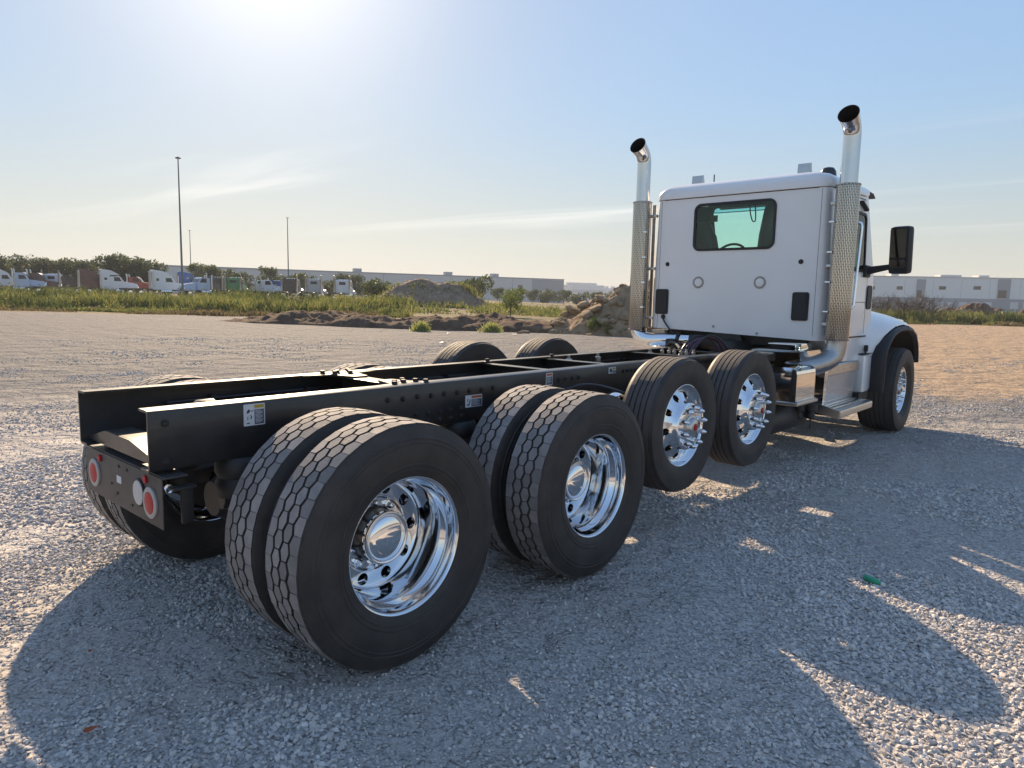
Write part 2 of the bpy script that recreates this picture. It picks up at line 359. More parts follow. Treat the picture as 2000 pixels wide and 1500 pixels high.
# ================================================================ GROUND
def ground():
    rs = np.concatenate([np.linspace(.3, 20, 80), np.geomspace(20.6, 110, 90), np.geomspace(114, 2600, 36)])
    na = 300; th = np.linspace(0, 2*np.pi, na, endpoint=False)
    X = CAM.x+np.outer(rs, np.cos(th)); Y = CAM.y+np.outer(rs, np.sin(th)); Z = ground_h(X, Y)
    V = np.stack([X, Y, Z], -1).reshape(-1, 3); nr = len(rs)
    i, k = np.meshgrid(np.arange(nr-1), np.arange(na), indexing='ij'); k2 = (k+1) % na
    F = np.stack([i*na+k, (i+1)*na+k, (i+1)*na+k2, i*na+k2], -1).reshape(-1, 4)
    c = len(V); V = np.vstack([V, [[CAM.x, CAM.y, float(ground_h(np.array(CAM.x), np.array(CAM.y)))]]])
    faces = F.tolist()+[[c, j, (j+1) % na] for j in range(na)]
    me = bpy.data.meshes.new('ground'); me.from_pydata(V.tolist(), [], faces)
    dep, lat, d = polar(V[:, 0], V[:, 1]); s = lat/np.maximum(dep, 1e-3)
    x, y = V[:, 0], V[:, 1]
    n1 = fbm(x*.12, y*.12, 4, 2); n2 = fbm(x*.5, y*.16, 3, 21)
    dirt = sstep(.50, .68, n1+.22*sstep(16, 34, d)-.12)*sstep(3, 9, d)*.8
    right = sstep(.40, .62, s)*sstep(9, 15, dep)*(dep > 0)
    dirt = np.maximum(dirt, right*sstep(.35, .6, n2+.28))
    band = sstep(30, 40, dep)*(1-.35*sstep(.55, .4, n1)); dirt = np.maximum(dirt, band)
    dirt = np.where(dep < 0, dirt*.4, dirt); dirt = dirt*(1-sstep(.25, .05, s)*(.55+.3*sstep(42, 30, dep)))
    grass = sstep(45, 51, dep+5*(n1-.5))*sstep(.22, .12, s)+sstep(64, 72, dep+4*(n1-.5))*sstep(-.25, -.1, s)
    grass = np.where(d > 80, 1, grass)
    far = sstep(7, 15, d)  # distance mask for the shade put into the ground colour
    for nm, a in (('dirt', dirt), ('grass', np.clip(grass, 0, 1)), ('far_shade', far)):
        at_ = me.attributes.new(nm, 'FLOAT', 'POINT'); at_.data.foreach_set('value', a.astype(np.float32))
    me.polygons.foreach_set('use_smooth', [True]*len(me.polygons))
    mt, N, L, b = new_mat('gravel_ground')
    g = N.new('ShaderNodeNewGeometry')
    def noise(sc_, det=5, rough=.6):
        n = N.new('ShaderNodeTexNoise'); n.inputs['Scale'].default_value = sc_; n.inputs['Detail'].default_value = det; n.inputs['Roughness'].default_value = rough
        L.new(g.outputs['Position'], n.inputs['Vector']); return n.outputs[0]
    def vor(sc_, out='Color'):
        n = N.new('ShaderNodeTexVoronoi'); n.inputs['Scale'].default_value = sc_; L.new(g.outputs['Position'], n.inputs['Vector']); return n.outputs[out]
    def mix(f, a, c, typ='MIX'):
        n = N.new('ShaderNodeMix'); n.data_type = 'RGBA'; n.blend_type = typ
        for i, v in ((0, f), (6, a), (7, c)):
            if isinstance(v, (int, float)): n.inputs[i].default_value = v
            elif isinstance(v, tuple): n.inputs[i].default_value = (*v, 1)
            else: L.new(v, n.inputs[i])
        return n.outputs[2]
    def attr(nm):
        n = N.new('ShaderNodeAttribute'); n.attribute_name = nm; return n.outputs['Fac']
    def ramp(v, a, bb, lo=0, hi=1):
        n = N.new('ShaderNodeMapRange'); n.interpolation_type = 'SMOOTHSTEP'; n.inputs[1].default_value = a; n.inputs[2].default_value = bb; n.inputs[3].default_value = lo; n.inputs[4].default_value = hi
        L.new(v, n.inputs[0]); return n.outputs[0]
    sv = N.new('ShaderNodeSeparateColor'); L.new(vor(58), sv.inputs[0])
    stone = mix(sv.outputs[0], (.29, .272, .262), (.66, .62, .585))
    stone = mix(ramp(noise(.7, 6), .35, .7), stone, (.46, .42, .385))
    stone = mix(ramp(noise(9, 6, .7), .55, .8), stone, (.52, .475, .43))
    far_shade = mix(noise(5, 8, .75), (.082, .081, .085), (.178, .176, .182))  # darker far colour stands in for the self-shadowing of backlit gravel
    shade_k = N.new('ShaderNodeMath'); shade_k.operation = 'MULTIPLY'; shade_k.inputs[1].default_value = .9; L.new(attr('far_shade'), shade_k.inputs[0]); stone = mix(shade_k.outputs[0], stone, far_shade)
    dirtc = mix(noise(2.2, 8, .7), (.31, .225, .148), (.50, .365, .245))
    tm = N.new('ShaderNodeMapping'); tm.inputs['Rotation'].default_value = (0, 0, R(52)); tm.inputs['Scale'].default_value = (.12, 1.7, 1); L.new(g.outputs['Position'], tm.inputs[0])
    tn = N.new('ShaderNodeTexNoise'); tn.inputs['Scale'].default_value = 1; tn.inputs['Detail'].default_value = 7; tn.inputs['Roughness'].default_value = .65; L.new(tm.outputs[0], tn.inputs['Vector'])
    dirtc = mix(ramp(tn.outputs[0], .52, .68, 0, .55), dirtc, (.24, .175, .125))
    dirtc = mix(ramp(noise(26, 5, .7), .5, .75), dirtc, (.21, .17, .14))
    def madd(a, bb, op='ADD'):
        n = N.new('ShaderNodeMath'); n.operation = op
        for i, v in enumerate((a, bb)):
            if isinstance(v, (int, float)): n.inputs[i].default_value = v
            else: L.new(v, n.inputs[i])
        return n.outputs[0]
    df = ramp(madd(attr('dirt'), madd(madd(noise(3, 7, .7), -.5), .9, 'MULTIPLY')), .42, .82, 0, .95)
    col = mix(df, stone, dirtc)
    gr = mix(noise(.8, 7, .7), (.09, .085, .04), (.24, .18, .095))
    gf = ramp(madd(attr('grass'), madd(madd(noise(1.2, 6, .7), -.5), .8, 'MULTIPLY')), .35, .65)
    col = mix(gf, col, gr)
    L.new(col, b.inputs['Base Color']); b.inputs['Roughness'].default_value = .92; b.inputs['Specular IOR Level'].default_value = .25
    v1 = vor(58, 'Distance'); b1 = N.new('ShaderNodeBump'); b1.invert = True; b1.inputs['Strength'].default_value = .9; b1.inputs['Distance'].default_value = .012; L.new(v1, b1.inputs['Height'])
    b2 = N.new('ShaderNodeBump'); b2.inputs['Strength'].default_value = .8; b2.inputs['Distance'].default_value = .05; L.new(noise(7, 8, .7), b2.inputs['Height']); L.new(b1.outputs[0], b2.inputs['Normal'])
    b3 = N.new('ShaderNodeBump'); b3.inputs['Strength'].default_value = .9; b3.inputs['Distance'].default_value = .5; L.new(noise(1.3, 5, .6), b3.inputs['Height']); L.new(b2.outputs[0], b3.inputs['Normal'])
    L.new(b3.outputs[0], b.inputs['Normal'])
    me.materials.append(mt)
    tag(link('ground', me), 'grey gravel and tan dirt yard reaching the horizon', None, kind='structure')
ground()

def gravel():
    """loose crushed stone, instanced in geometry nodes from a few angular pebbles"""
    P, S = [], []
    for r0, r1, dens, smin, smax in ((1.0, 5.2, 3300, .0056, .0170), (5.2, 9, 1150, .0085, .020), (9, 17, 330, .009, .018), (17, 27, 40, .012, .022)):
        ang = R(96) if r1 < 9.5 else R(82)
        n = int(dens*ang/2*(r1*r1-r0*r0)); r = np.sqrt(rng.uniform(r0*r0, r1*r1, n)); a = rng.uniform(-ang/2, ang/2, n)
        x = CAM.x+r*(np.cos(a)*fh.x+np.sin(a)*rh.x); y = CAM.y+r*(np.cos(a)*fh.y+np.sin(a)*rh.y)
        f = fbm(x*.8, y*.8, 4, 31); fine = sstep(.58, .42, f)
        keep = rng.uniform(0, 1, n) > .72*fine; x, y, fine = x[keep], y[keep], fine[keep]; n = len(x)
        sz = (smin+(smax-smin)*rng.beta(1.4, 3.2, n))*(1-.45*fine)*(1+.5*(rng.uniform(0, 1, n) > .985))
        big = sstep(.55, .7, fbm(x*.45+4, y*.45, 3, 77)); sz = sz*(1+.3*big)
        P.append(np.stack([x, y, ground_h(x, y)+sz*.25], 1)); S.append(sz)
    P, S = np.vstack(P), np.concatenate(S); n = len(P)
    me = bpy.data.meshes.new('gravel'); me.vertices.add(n); me.vertices.foreach_set('co', P.astype(np.float32).ravel())
    q = me.attributes.new('scl', 'FLOAT_VECTOR', 'POINT')
    q.data.foreach_set('vector', (S[:, None]*rng.uniform(.7, 1.3, (n, 3))*np.array([1, 1, .72])).astype(np.float32).ravel())
    q = me.attributes.new('rot', 'FLOAT_VECTOR', 'POINT')
    q.data.foreach_set('vector', np.stack([rng.normal(0, .45, n), rng.normal(0, .45, n), rng.uniform(0, 6.28, n)], 1).astype(np.float32).ravel())
    o = link('gravel', me)
    mt, N, L, b = new_mat('crushed_stone')
    oi = N.new('ShaderNodeObjectInfo'); cr = N.new('ShaderNodeValToRGB'); e = cr.color_ramp.elements
    e[0].color = (.34, .33, .33, 1); e[1].color = (.68, .65, .625, 1)
    for p, c in ((.3, (.47, .455, .45)), (.6, (.54, .51, .48)), (.82, (.60, .55, .495))): k = e.new(p); k.color = (*c, 1)
    L.new(oi.outputs['Random'], cr.inputs[0])
    t = N.new('ShaderNodeTexCoord'); nz_ = N.new('ShaderNodeTexNoise'); nz_.inputs['Scale'].default_value = 2.5; L.new(t.outputs['Object'], nz_.inputs['Vector'])
    mx = N.new('ShaderNodeMix'); mx.data_type = 'RGBA'; mx.blend_type = 'MULTIPLY'; mx.inputs[0].default_value = .5
    L.new(cr.outputs[0], mx.inputs[6]); L.new(nz_.outputs[0], mx.inputs[7]); 
    sc2 = N.new('ShaderNodeMix'); sc2.data_type = 'RGBA'; sc2.blend_type = 'MULTIPLY'; sc2.inputs[0].default_value = 1; sc2.inputs[7].default_value = (1.3, 1.28, 1.26, 1)
    L.new(mx.outputs[2], sc2.inputs[6]); L.new(sc2.outputs[2], b.inputs['Base Color']); b.inputs['Roughness'].default_value = .85
    me.materials.append(mt)
    ng = bpy.data.node_groups.new('gravel_scatter', 'GeometryNodeTree')
    ng.interface.new_socket('Geometry', in_out='INPUT', socket_type='NodeSocketGeometry'); ng.interface.new_socket('Geometry', in_out='OUTPUT', socket_type='NodeSocketGeometry')
    gi, go = ng.nodes.new('NodeGroupInput'), ng.nodes.new('NodeGroupOutput'); lk = ng.links.new
    jn = ng.nodes.new('GeometryNodeJoinGeometry')
    for k in range(6):
        ico = ng.nodes.new('GeometryNodeMeshIcoSphere'); ico.inputs['Subdivisions'].default_value = 1; ico.inputs['Radius'].default_value = 1
        sp = ng.nodes.new('GeometryNodeSetPosition'); rv = ng.nodes.new('FunctionNodeRandomValue'); rv.data_type = 'FLOAT_VECTOR'
        rv.inputs[0].default_value = (-.42,)*3; rv.inputs[1].default_value = (.42,)*3; rv.inputs['Seed'].default_value = k*7+3
        lk(ico.outputs[0], sp.inputs['Geometry']); lk(rv.outputs[0], sp.inputs['Offset'])
        gt = ng.nodes.new('GeometryNodeGeometryToInstance'); lk(sp.outputs[0], gt.inputs[0]); lk(gt.outputs[0], jn.inputs[0])
    ip = ng.nodes.new('GeometryNodeInstanceOnPoints'); ip.inputs['Pick Instance'].default_value = True
    ri = ng.nodes.new('FunctionNodeRandomValue'); ri.data_type = 'INT'
    for s_ in ri.inputs:
        if s_.type == 'INT' and s_.name == 'Max': s_.default_value = 5
        if s_.type == 'INT' and s_.name == 'Min': s_.default_value = 0
    ro = [s_ for s_ in ri.outputs if s_.type == 'INT'][0]
    lk(gi.outputs[0], ip.inputs['Points']); lk(jn.outputs[0], ip.inputs['Instance']); lk(ro, ip.inputs['Instance Index'])
    for nm, sock in (('rot', 'Rotation'), ('scl', 'Scale')):
        na = ng.nodes.new('GeometryNodeInputNamedAttribute'); na.data_type = 'FLOAT_VECTOR'; na.inputs[0].default_value = nm; lk(na.outputs[0], ip.inputs[sock])
    sm = ng.nodes.new('GeometryNodeSetMaterial'); sm.inputs['Material'].default_value = mt
    lk(ip.outputs[0], sm.inputs[0]); lk(sm.outputs[0], go.inputs[0])
    md = o.modifiers.new('scatter', 'NODES'); md.node_group = ng
    tag(o, 'loose grey crushed stone covering the yard around the truck', 'gravel', kind='stuff')
gravel()

# ================================================================ THE TRUCK
truck = tag(empty('chassis_truck'), 'white day cab truck with long bare black frame, four rear axles and twin chrome stacks', 'truck')
Y1, Y3, Z3, Y4, Z4, Y5 = 1.4243, 2.588, .747, 3.713, .750, 8.2634
RT = .546   # drive tyre radius
RX, RZ, RH, RE = .432, 1.122, .268, -.760

def half(fn):  # mirror a profile given for the outer half across the centre plane
    return fn
def drive_tyre():
    mb = MB(); hw = .112
    side = [(.296, .104), (.303, .118), (.318, .126), (.335, .132), (.337, .1345), (.345, .1365), (.347, .135), (.352, .1365), (.354, .139), (.364, .141), (.367, .1385), (.385, .1415), (.405, .1435), (.440, .1435), (.452, .142), (.454, .1435), (.458, .1435), (.460, .141), (.470, .1385), (.473, .140), (.480, .1395), (.484, .1350), (.500, .130), (.518, .1235), (.531, .1175), (.5335, .112)]
    mb.lathe([(r, x) for r, x in side], n=96, mi=0); mb.lathe([(r, -x) for r, x in side], n=96, mi=0)
    mb.lathe([(.5335, .112), (.5335, .05), (.5335, -.05), (.5335, -.112)], n=96, mi=2)
    n = 46; p = 2*math.pi/n; d = .056; h1, h2 = .0147, .0286
    def block(th, poly):  # poly in (angle fraction, x)
        k = len(poly); top, bot = [], []; jit = rnd.uniform(0, .0022); shr = rnd.uniform(.93, 1.0); mx0 = sum(b for a, b in poly)/k; poly = [(a*rnd.uniform(.97, 1), mx0+(x-mx0)*shr) for a, x in poly]
        for a, x in poly:
            q = th+a*p; r = RT-.005*(x/.112)**2-jit
            top.append((x, r*math.cos(q), r*math.sin(q)))
        cxm = sum(b for a, b in poly)/k
        for a, x in poly:
            q = th+a*1.0*p; r = .532; xx = cxm+(x-cxm)*1.0
            bot.append((xx, r*math.cos(q), r*math.sin(q)))
        mb.add(top+bot, [tuple(range(k))], 1); o = len(mb.V)-2*k
        mb.F += [(o+i, o+(i+1) % k, o+k+(i+1) % k, o+k+i) for i in range(k)]; mb.I += [2]*k
    for i in range(n):
        th = i*p; e = .475
        for row, (xc, off) in enumerate(((-d/2, 0), (d/2, .5))):
            block(th+off*p, [(-e, xc-h1), (0, xc-h2), (e, xc-h1), (e, xc+h1), (0, xc+h2), (-e, xc+h1)])
        for sg, off in ((-1, .5), (1, 0)):   # shoulder blocks
            xi = d*1.5; g = [(-.492, xi-h1), (0, xi-h2), (.492, xi-h1), (.494, .1145), (-.494, .1145)]
            block(th+off*p, [(a, sg*x) for a, x in g])
    return mb.mesh('tyre', ['side', 'tread_dusty', 'groove'], 30)
def rib_tyre(r0, hw, flange, sides=None, grooves=4):
    mb = MB(); k = hw/.142
    f = flange
    side = [(.296, f-.01), (.303, f+.004), (.318, f+.012)]
    top = r0-.018
    for t, bul in ((.25, .85), (.5, 1), (.53, 1.02), (.55, 1), (.7, .98), (.85, .90), (.95, .84), (1, .81)):
        side.append((.318+(top-.318)*t, f+.012+(hw-f-.012)*bul if bul < 1.01 else hw))
    side.append((r0-.008, hw*.79)); side.append((r0-.003, hw*.76))
    tread = [(r0-.003, hw*.76)]; mis = []
    w = hw*.76*2
    xs = [hw*.76-w*(i+1)/(grooves+1) for i in range(grooves)]
    for x in xs:
        for rr, xx, mi_ in ((r0, x+.012, 1), (r0, x+.0055, 1), (r0-.013, x+.003, 2), (r0-.013, x-.003, 2), (r0, x-.0055, 2)):
            tread.append((rr, xx)); mis.append(mi_)
    tread.append((r0-.003, -hw*.76)); mis.append(1)
    mb.lathe(side, n=96, mi=0); mb.lathe([(r, -x) for r, x in side], n=96, mi=0); mb.lathe(tread, n=96, mis=mis)
    return mb.mesh('tyre', ['side', 'tread_clean', 'groove'], 28)
def disc_holes(mb, r_in, r_out, xf, rc, hr, n=10, mi=0):
    """annular wheel disc with round hand holes; xf(r) gives the disc's axial position"""
    sect = 2*math.pi/n
    for i in range(n):
        th = i*sect
        hole = [(rc*0+hr*math.cos(2*math.pi*k/24), rc+hr*math.sin(2*math.pi*k/24)) for k in range(24)]
        w = sect*rc/2
        def fn(u, r, th=th, dx=0): q = th+u/rc; return (xf(r)+dx, r*math.cos(q), r*math.sin(q))
        panel_hole(mb, [(-w, r_in), (0, r_in), (w, r_in), (w, rc), (w, r_out), (0, r_out), (-w, r_out), (-w, rc)], hole, fn, mi)
        V = [fn(*p) for p in hole]+[fn(p[0], p[1], dx=-.022) for p in hole]
        mb.add(V, [(k, (k+1) % 24, 24+(k+1) % 24, 24+k) for k in range(24)], mi)
def dish_rim():
    mb = MB()
    mb.lathe([(.296, .098), (.305, .104), (.3095, .112), (.3085, .1175), (.304, .119), (.299, .116), (.2945, .108), (.2905, .094), (.289, .068), (.2865, .052), (.270, .036), (.2645, .022), (.263, -.028), (.2615, -.065), (.257, -.098), (.250, -.112), (.241, -.118)], n=80)
    mb.lathe([(.179, -.118), (.176, -.114), (.171, -.114), (.167, -.119), (.163, -.125), (.10, -.126)], n=80)
    disc_holes(mb, .179, .241, lambda r: -.118, .211, .0285)
    mb.lathe([(.26, -.112), (.27, -.118), (.296, -.119)], n=48, mi=0)
    return mb.mesh('wheel', ['alu'], 40)
def convex_rim(f, xc, name='wheel'):
    """f: flange plane, xc: hub plate plane"""
    mb = MB(); d = xc-.166
    mb.lathe([(.296, f-.014), (.305, f-.008), (.3095, f), (.3085, f+.0055), (.304, f+.007), (.299, f+.004), (.2945, f-.004), (.288, f-.022), (.276, f-.034)], n=80)
    def xf(r):
        pr = [(.276, f-.034), (.262, .070+d), (.245, .080+d), (.22, .097+d), (.20, .112+d), (.186, .130+d)]
        for (ra, xa), (rb, xb) in zip(pr, pr[1:]):
            if rb <= r <= ra: return xa+(xb-xa)*(ra-r)/(ra-rb)
        return pr[0][1] if r > .276 else pr[-1][1]
    mb.lathe([(.276, f-.034), (.262, xf(.262))], n=80)
    disc_holes(mb, .19, .262, xf, .226, .0265)
    mb.lathe([(.19, xf(.19)), (.184, .134+d), (.178, .150+d), (.173, .160+d), (.166, .165+d), (.06, .166+d)], n=80)
    return mb.mesh(name, ['alu'], 40)
def hub_hat():
    mb = MB()
    mb.lathe([(.128, -.126), (.122, -.122), (.118, -.112), (.117, -.052), (.121, -.047), (.1215, -.030), (.119, -.023), (.113, -.0215), (.108, -.024), (.1055, -.026)], n=56, mis=[1, 1, 1, 1, 0, 0, 0, 0, 0])
    mb.lathe([(.1055, -.026)]+[(.1055*math.cos(R(a)), -.026+.026*math.sin(R(a))) for a in range(8, 90, 9)]+[(.0005, 0)], n=56)
    return mb.mesh('hub_cover', ['chrome', 'black'], 50)
def slot_ring():
    mb = MB(); mb.box((0, 0, 0), (.010, .003, .011)); return mb.mesh('hub_slot', ['groove'])
def nut_mesh(L, r, spike):
    mb = MB()
    if spike: mb.lathe([(r*1.25, 0), (r*1.25, .006), (r*1.05, .008), (r, L*.5), (r*.92, L*.62), (r*.62, L*.85), (r*.3, L*.97), (.0004, L)], n=12)
    else:
        mb.lathe([(r*1.3, 0), (r*1.3, .006), (r, .007)], n=12); mb.lathe([(r, .005), (r, L*.85), (r*.8, L), (.0004, L)], n=6); mb.lathe([(r*.5, L*.9), (r*.5, L*1.35), (.0004, L*1.35)], n=8)
    return mb.mesh('lug_nut', ['chrome'], 40)
def steer_hub():
    mb = MB(); mb.lathe([(.085, .0), (.082, .012), (.070, .016), (.062, .030), (.058, .042), (.050, .047), (.0005, .048)], n=40); return mb.mesh('hub_cap', ['brushed'], 40)
def red_badge():
    mb = MB(); mb.lathe([(.026, 0), (.025, .004), (.020, .006), (.0005, .0065)], n=24); return mb.mesh('hub_badge', ['red'], 40)
ME = dict(dtyre=drive_tyre(), ptyre=rib_tyre(.503, .142, .112), styre=rib_tyre(.545, .222, .160, grooves=5), dish=dish_rim(), convex=convex_rim(.112, .166), sconvex=convex_rim(.160, .135),
          hat=hub_hat(), slots=slot_ring(), nut=nut_mesh(.030, .0145, False), spike=nut_mesh(.074, .0195, True), hub=steer_hub(), badge=red_badge())
def drum_mesh():
    mb = MB(); mb.lathe([(.06, -.10), (.205, -.10), (.212, -.09), (.212, .07), (.20, .08), (.06, .085)], n=40); return mb.mesh('brake_drum', ['black_part'])
ME['drum'] = drum_mesh()
def wheel(kind, x, y, z, spin):
    right = x > 0; rz = 0 if right else math.pi
    if kind in ('outer', 'inner'):
        if kind == 'inner': rz += math.pi
        w = link('wheel', ME['dish'], truck, (x, y, z), (0, 0, rz)); t = link('tyre', ME['dtyre'], w, rot=(spin, 0, 0))
        if kind == 'outer':
            link('hub_cover', ME['hat'], w)
            for k in range(20 if right else 0):
                q = 2*math.pi*k/20; link('hub_slot', ME['slots'], w, (-.0385, .1215*math.cos(q), .1215*math.sin(q)), (q, 0, 0))
            for k in range(10):
                q = R(36*k+18); link('lug_nut', ME['nut'], w, (-.125, .1435*math.cos(q), .1435*math.sin(q)))
        else: link('brake_drum', ME['drum'], w, (.08, 0, 0))
    else:
        st = kind == 'steer'
        w = link('wheel', ME['sconvex' if st else 'convex'], truck, (x, y, z), (0, 0, rz)); link('tyre', ME['styre' if st else 'ptyre'], w)
        xc = .135 if st else .166
        link('hub_cap', ME['hub'], w, (xc-.002, 0, 0)); link('hub_badge', ME['badge'], w, (xc+.046, 0, 0))
        link('brake_drum', ME['drum'], w, (-.08, 0, 0))
        for k in range(10):
            q = R(36*k+10); link('lug_nut', ME['spike'], w, (xc-.003, .1425*math.cos(q), .1425*math.sin(q)))
        w.rotation_euler = (spin, 0, rz)
    return w
for sx_ in (1, -1):
    for y, sp in ((0, .04), (Y1, .55)):
        wheel('outer', sx_*1.085, y, RT-.004, sp); wheel('inner', sx_*.742, y, RT-.004, sp+.3)
    wheel('pusher', sx_*1.0165, Y3, Z3, .1).scale = (.96,)*3; wheel('pusher', sx_*1.035, Y4, Z4, .25).scale = (.96,)*3; wheel('steer', sx_*1.055, Y5, .541, .3)

# ---- frame
def rail(sg):
    mb = MB(); t, f, r = .011, .092, .016; x0 = RX
    prof = [(x0-f, RZ), (x0-r, RZ), (x0-r*.3, RZ-r*.3), (x0, RZ-r), (x0, RZ-RH+r), (x0-r*.3, RZ-RH+r*.3), (x0-r, RZ-RH), (x0-f, RZ-RH), (x0-f, RZ-RH+t), (x0-r, RZ-RH+t), (x0-t, RZ-RH+r), (x0-t, RZ-r), (x0-r, RZ-t), (x0-f, RZ-t)]
    mb.prism([(sg*x, z) for x, z in prof], lambda u, v, a: (u, a, v), RE, 8.6)
    return mb.build('frame_rail', 'black', truck, angle=40)
rails = {s: rail(s) for s in (1, -1)}
def bolt_mesh():
    mb = MB(); mb.lathe([(.017, 0), (.017, .003), (.0125, .004)], n=10); mb.lathe([(.0125, .003), (.0125, .012), (.010, .0145), (.0004, .0145)], n=6); return mb.mesh('bolt', ['black_part'], 30)
ME['bolt'] = bolt_mesh()
def bolts(sg, pts):
    for y, z in pts: link('bolt', ME['bolt'], truck, (sg*(RX+.001), y, z), (0, 0, 0 if sg > 0 else math.pi))
bp_ = [(-.69, RZ-.06), (-.69, RZ-.225)]
for k in range(9): bp_.append((.50+k*.105, RZ-.072-.004*(k % 2)))
for k in range(6): bp_ += [(-.18+k*.11, RZ-.19), (-.13+k*.11, RZ-.235)]
for k in range(5): bp_ += [(.70+k*.09, RZ-.175), (.70+k*.09, RZ-.225)]
for k in range(4): bp_ += [(2.02+k*.08, RZ-.07), (2.2+k*.09, RZ-.19)]
for k in range(5): bp_ += [(2.86+k*.06, RZ-.06), (3.3+k*.1, RZ-.2)]
bolts(1, bp_); bolts(-1, bp_)
def crossmember(y, w=.10, h=.2, gusset=False, zt=RZ-.014, name='crossmember'):
    mb = MB(); x0 = RX-.014
    mb.box((0, y, zt-.005), (2*x0, w, .010), bv=.003); mb.box((0, y+w/2-.006, zt-h/2-.006), (2*x0, .010, h-.012)); mb.box((0, y, zt-h-.003), (2*x0, w, .008))
    if gusset:
        for s in (-1, 1):
            pol = [(x0-.30, y-.05), (x0-.30, y+.05), (x0-.12, y+.10), (x0-.08, y+.30), (x0, y+.30), (x0, y-.30), (x0-.08, y-.30), (x0-.12, y-.10)]
            mb.prism([(s*a, b) for a, b in pol], lambda u, v, a: (u, v, a), zt+.001, zt+.011)
    return mb.build(name, 'black', truck, angle=30)
crossmember(.72, .13, gusset=True)
for k, (dx, dy) in enumerate(((.33, -.03), (.33, .06), (.26, .02), (.39, .09), (.36, -.12), (.30, -.07))):
    for s in (1, -1):
        b_ = link('bolt', ME['bolt'], truck, (s*dx, .72+dy, RZ-.003), (0, R(-90), 0)); b_.scale = (1.5, 1.4, 1.4); b_.data = ME['bolt']
for y in (2.09, 2.86, 4.22, 4.95, 6.0): crossmember(y, .085)
for y in (2.09, 2.9): link('bolt', ME['bolt'], truck, (-.31, y-.03, RZ-.003), (0, R(-90), 0)).scale = (2, 1.5, 1.5)
# rear closing plate: a shallow trapezoid pan across the lower flanges, and the lamp bar beneath it
mb = MB(); x0 = RX-.012; zb = RZ-RH+.026
pol = [(-x0, zb), (-.20, zb+.055), (.10, zb+.055), (x0, zb), (x0, zb-.0), (x0, zb+.010), (.104, zb+.066), (-.204, zb+.066), (-x0, zb+.010)]
mb.prism([(-x0, zb), (-.20, zb+.055), (.10, zb+.055), (x0, zb), (x0, zb+.009), (.103, zb+.064), (-.203, zb+.064), (-x0, zb+.009)], lambda u, v, a: (u, a, v), RE+.05, RE+.17)
mb.prism([(-x0, zb-.01), (x0, zb-.01), (x0, zb+.009), (.103, zb+.063), (-.203, zb+.063), (-x0, zb+.009)], lambda u, v, a: (u, a, v), RE+.04, RE+.05)
mb.build('rear_closing_plate', 'black', truck, angle=20)
YB = -.705
mb = MB(); mb.box((0, YB-.018, .718), (.93, .006, .225), bv=.002); mb.box((-.03, YB+.035, .832), (1.02, .10, .008), bv=.002); mb.box((-.30, YB+.05, .845), (.05, .06, .03)); mb.box((.33, YB+.05, .845), (.05, .05, .03))
bar = mb.build('lamp_bar', 'black_dusty', truck, angle=30)
def round_lamp(x, z, ring, lens, r=.070, ri=.048):
    mb = MB(); mb.lathe([(r, .0), (r, -.007), (r-.004, -.010), (ri+.002, -.010)], c=(x, YB-.021, z), axis='y', n=40)
    o = mb.build('tail_lamp', ring, truck, loc=(x, YB-.021, z), angle=40)
    mb = MB(); mb.lathe([(ri+.003, -.006), (ri, -.011), (ri*.6, -.014), (.0005, -.015)], c=(x, YB-.021, z), axis='y', n=40)
    mb.build('lens', lens, o, loc=None, angle=40).location = (-x, -(YB-.021), -z)
round_lamp(-.345, .712, 'reflector', 'red'); round_lamp(.345, .703, 'reflector', 'red'); round_lamp(.225, .725, 'plastic', 'lens_white', .064, .055)
for x in (-.26, .30):
    mb = MB(); mb.lathe([(.018, 0), (.017, -.01), (.0005, -.012)], c=(x, YB-.021, .80), axis='y', n=16); mb.build('marker_lamp', 'red', truck, angle=40)
mb = MB(); mb.box((-.02, YB-.0225, .737), (.055, .003, .034)); mb.build('barcode_label', 'decal_white', truck)
mb = MB()
for x, z in ((-.02, .80), (-.05, .665), (.13, .645), (-.12, .70), (.08, .80)): mb.lathe([(.007, 0), (.007, -.004), (.0004, -.004)], c=(x, YB-.021, z), axis='y', n=10)
mb.build('rivet', 'black_part', truck)
mb = MB(); mb.box((.505, YB+.05, .79), (.05, .10, .012), bv=.003); mb.box((.47, YB+.08, .70), (.02, .05, .16), bv=.004); mb.build('lamp_bracket', 'black_part', truck)
# wiring and air lines between the rails at the rear
for k, (col, r, pts) in enumerate((('hose', .016, [(-.15, -.35, .93), (-.05, -.5, .97), (.10, -.52, .93), (.22, -.45, .90), (.34, -.3, .88)]),
                                   ('hose', .012, [(.05, -.2, 1.0), (.10, -.45, .99), (.20, -.58, .95), (.33, -.52, .93)]),
                                   ('lens_white', .006, [(.16, -.55, .96), (.22, -.60, .925), (.28, -.63, .92), (.37, -.6, .95)]),
                                   ('hose', .020, [(-.33, .3, .95), (-.2, -.1, .97), (-.1, -.3, 1.0), (.1, -.3, 1.01)]))):
    mb = MB(); mb.tube(smooth_path(pts), r, 8); mb.build('air_line', col, truck)
mb = MB(); mb.lathe([(.0005, -.06), (.07, -.06), (.08, -.045), (.08, .03), (.06, .05), (.04, .075), (.0005, .075)], c=(-.02, -.30, 1.0), axis='y', n=20); mb.box((-.02, -.22, .98), (.14, .1, .12), bv=.02); mb.build('brake_valve', 'black_part', truck)

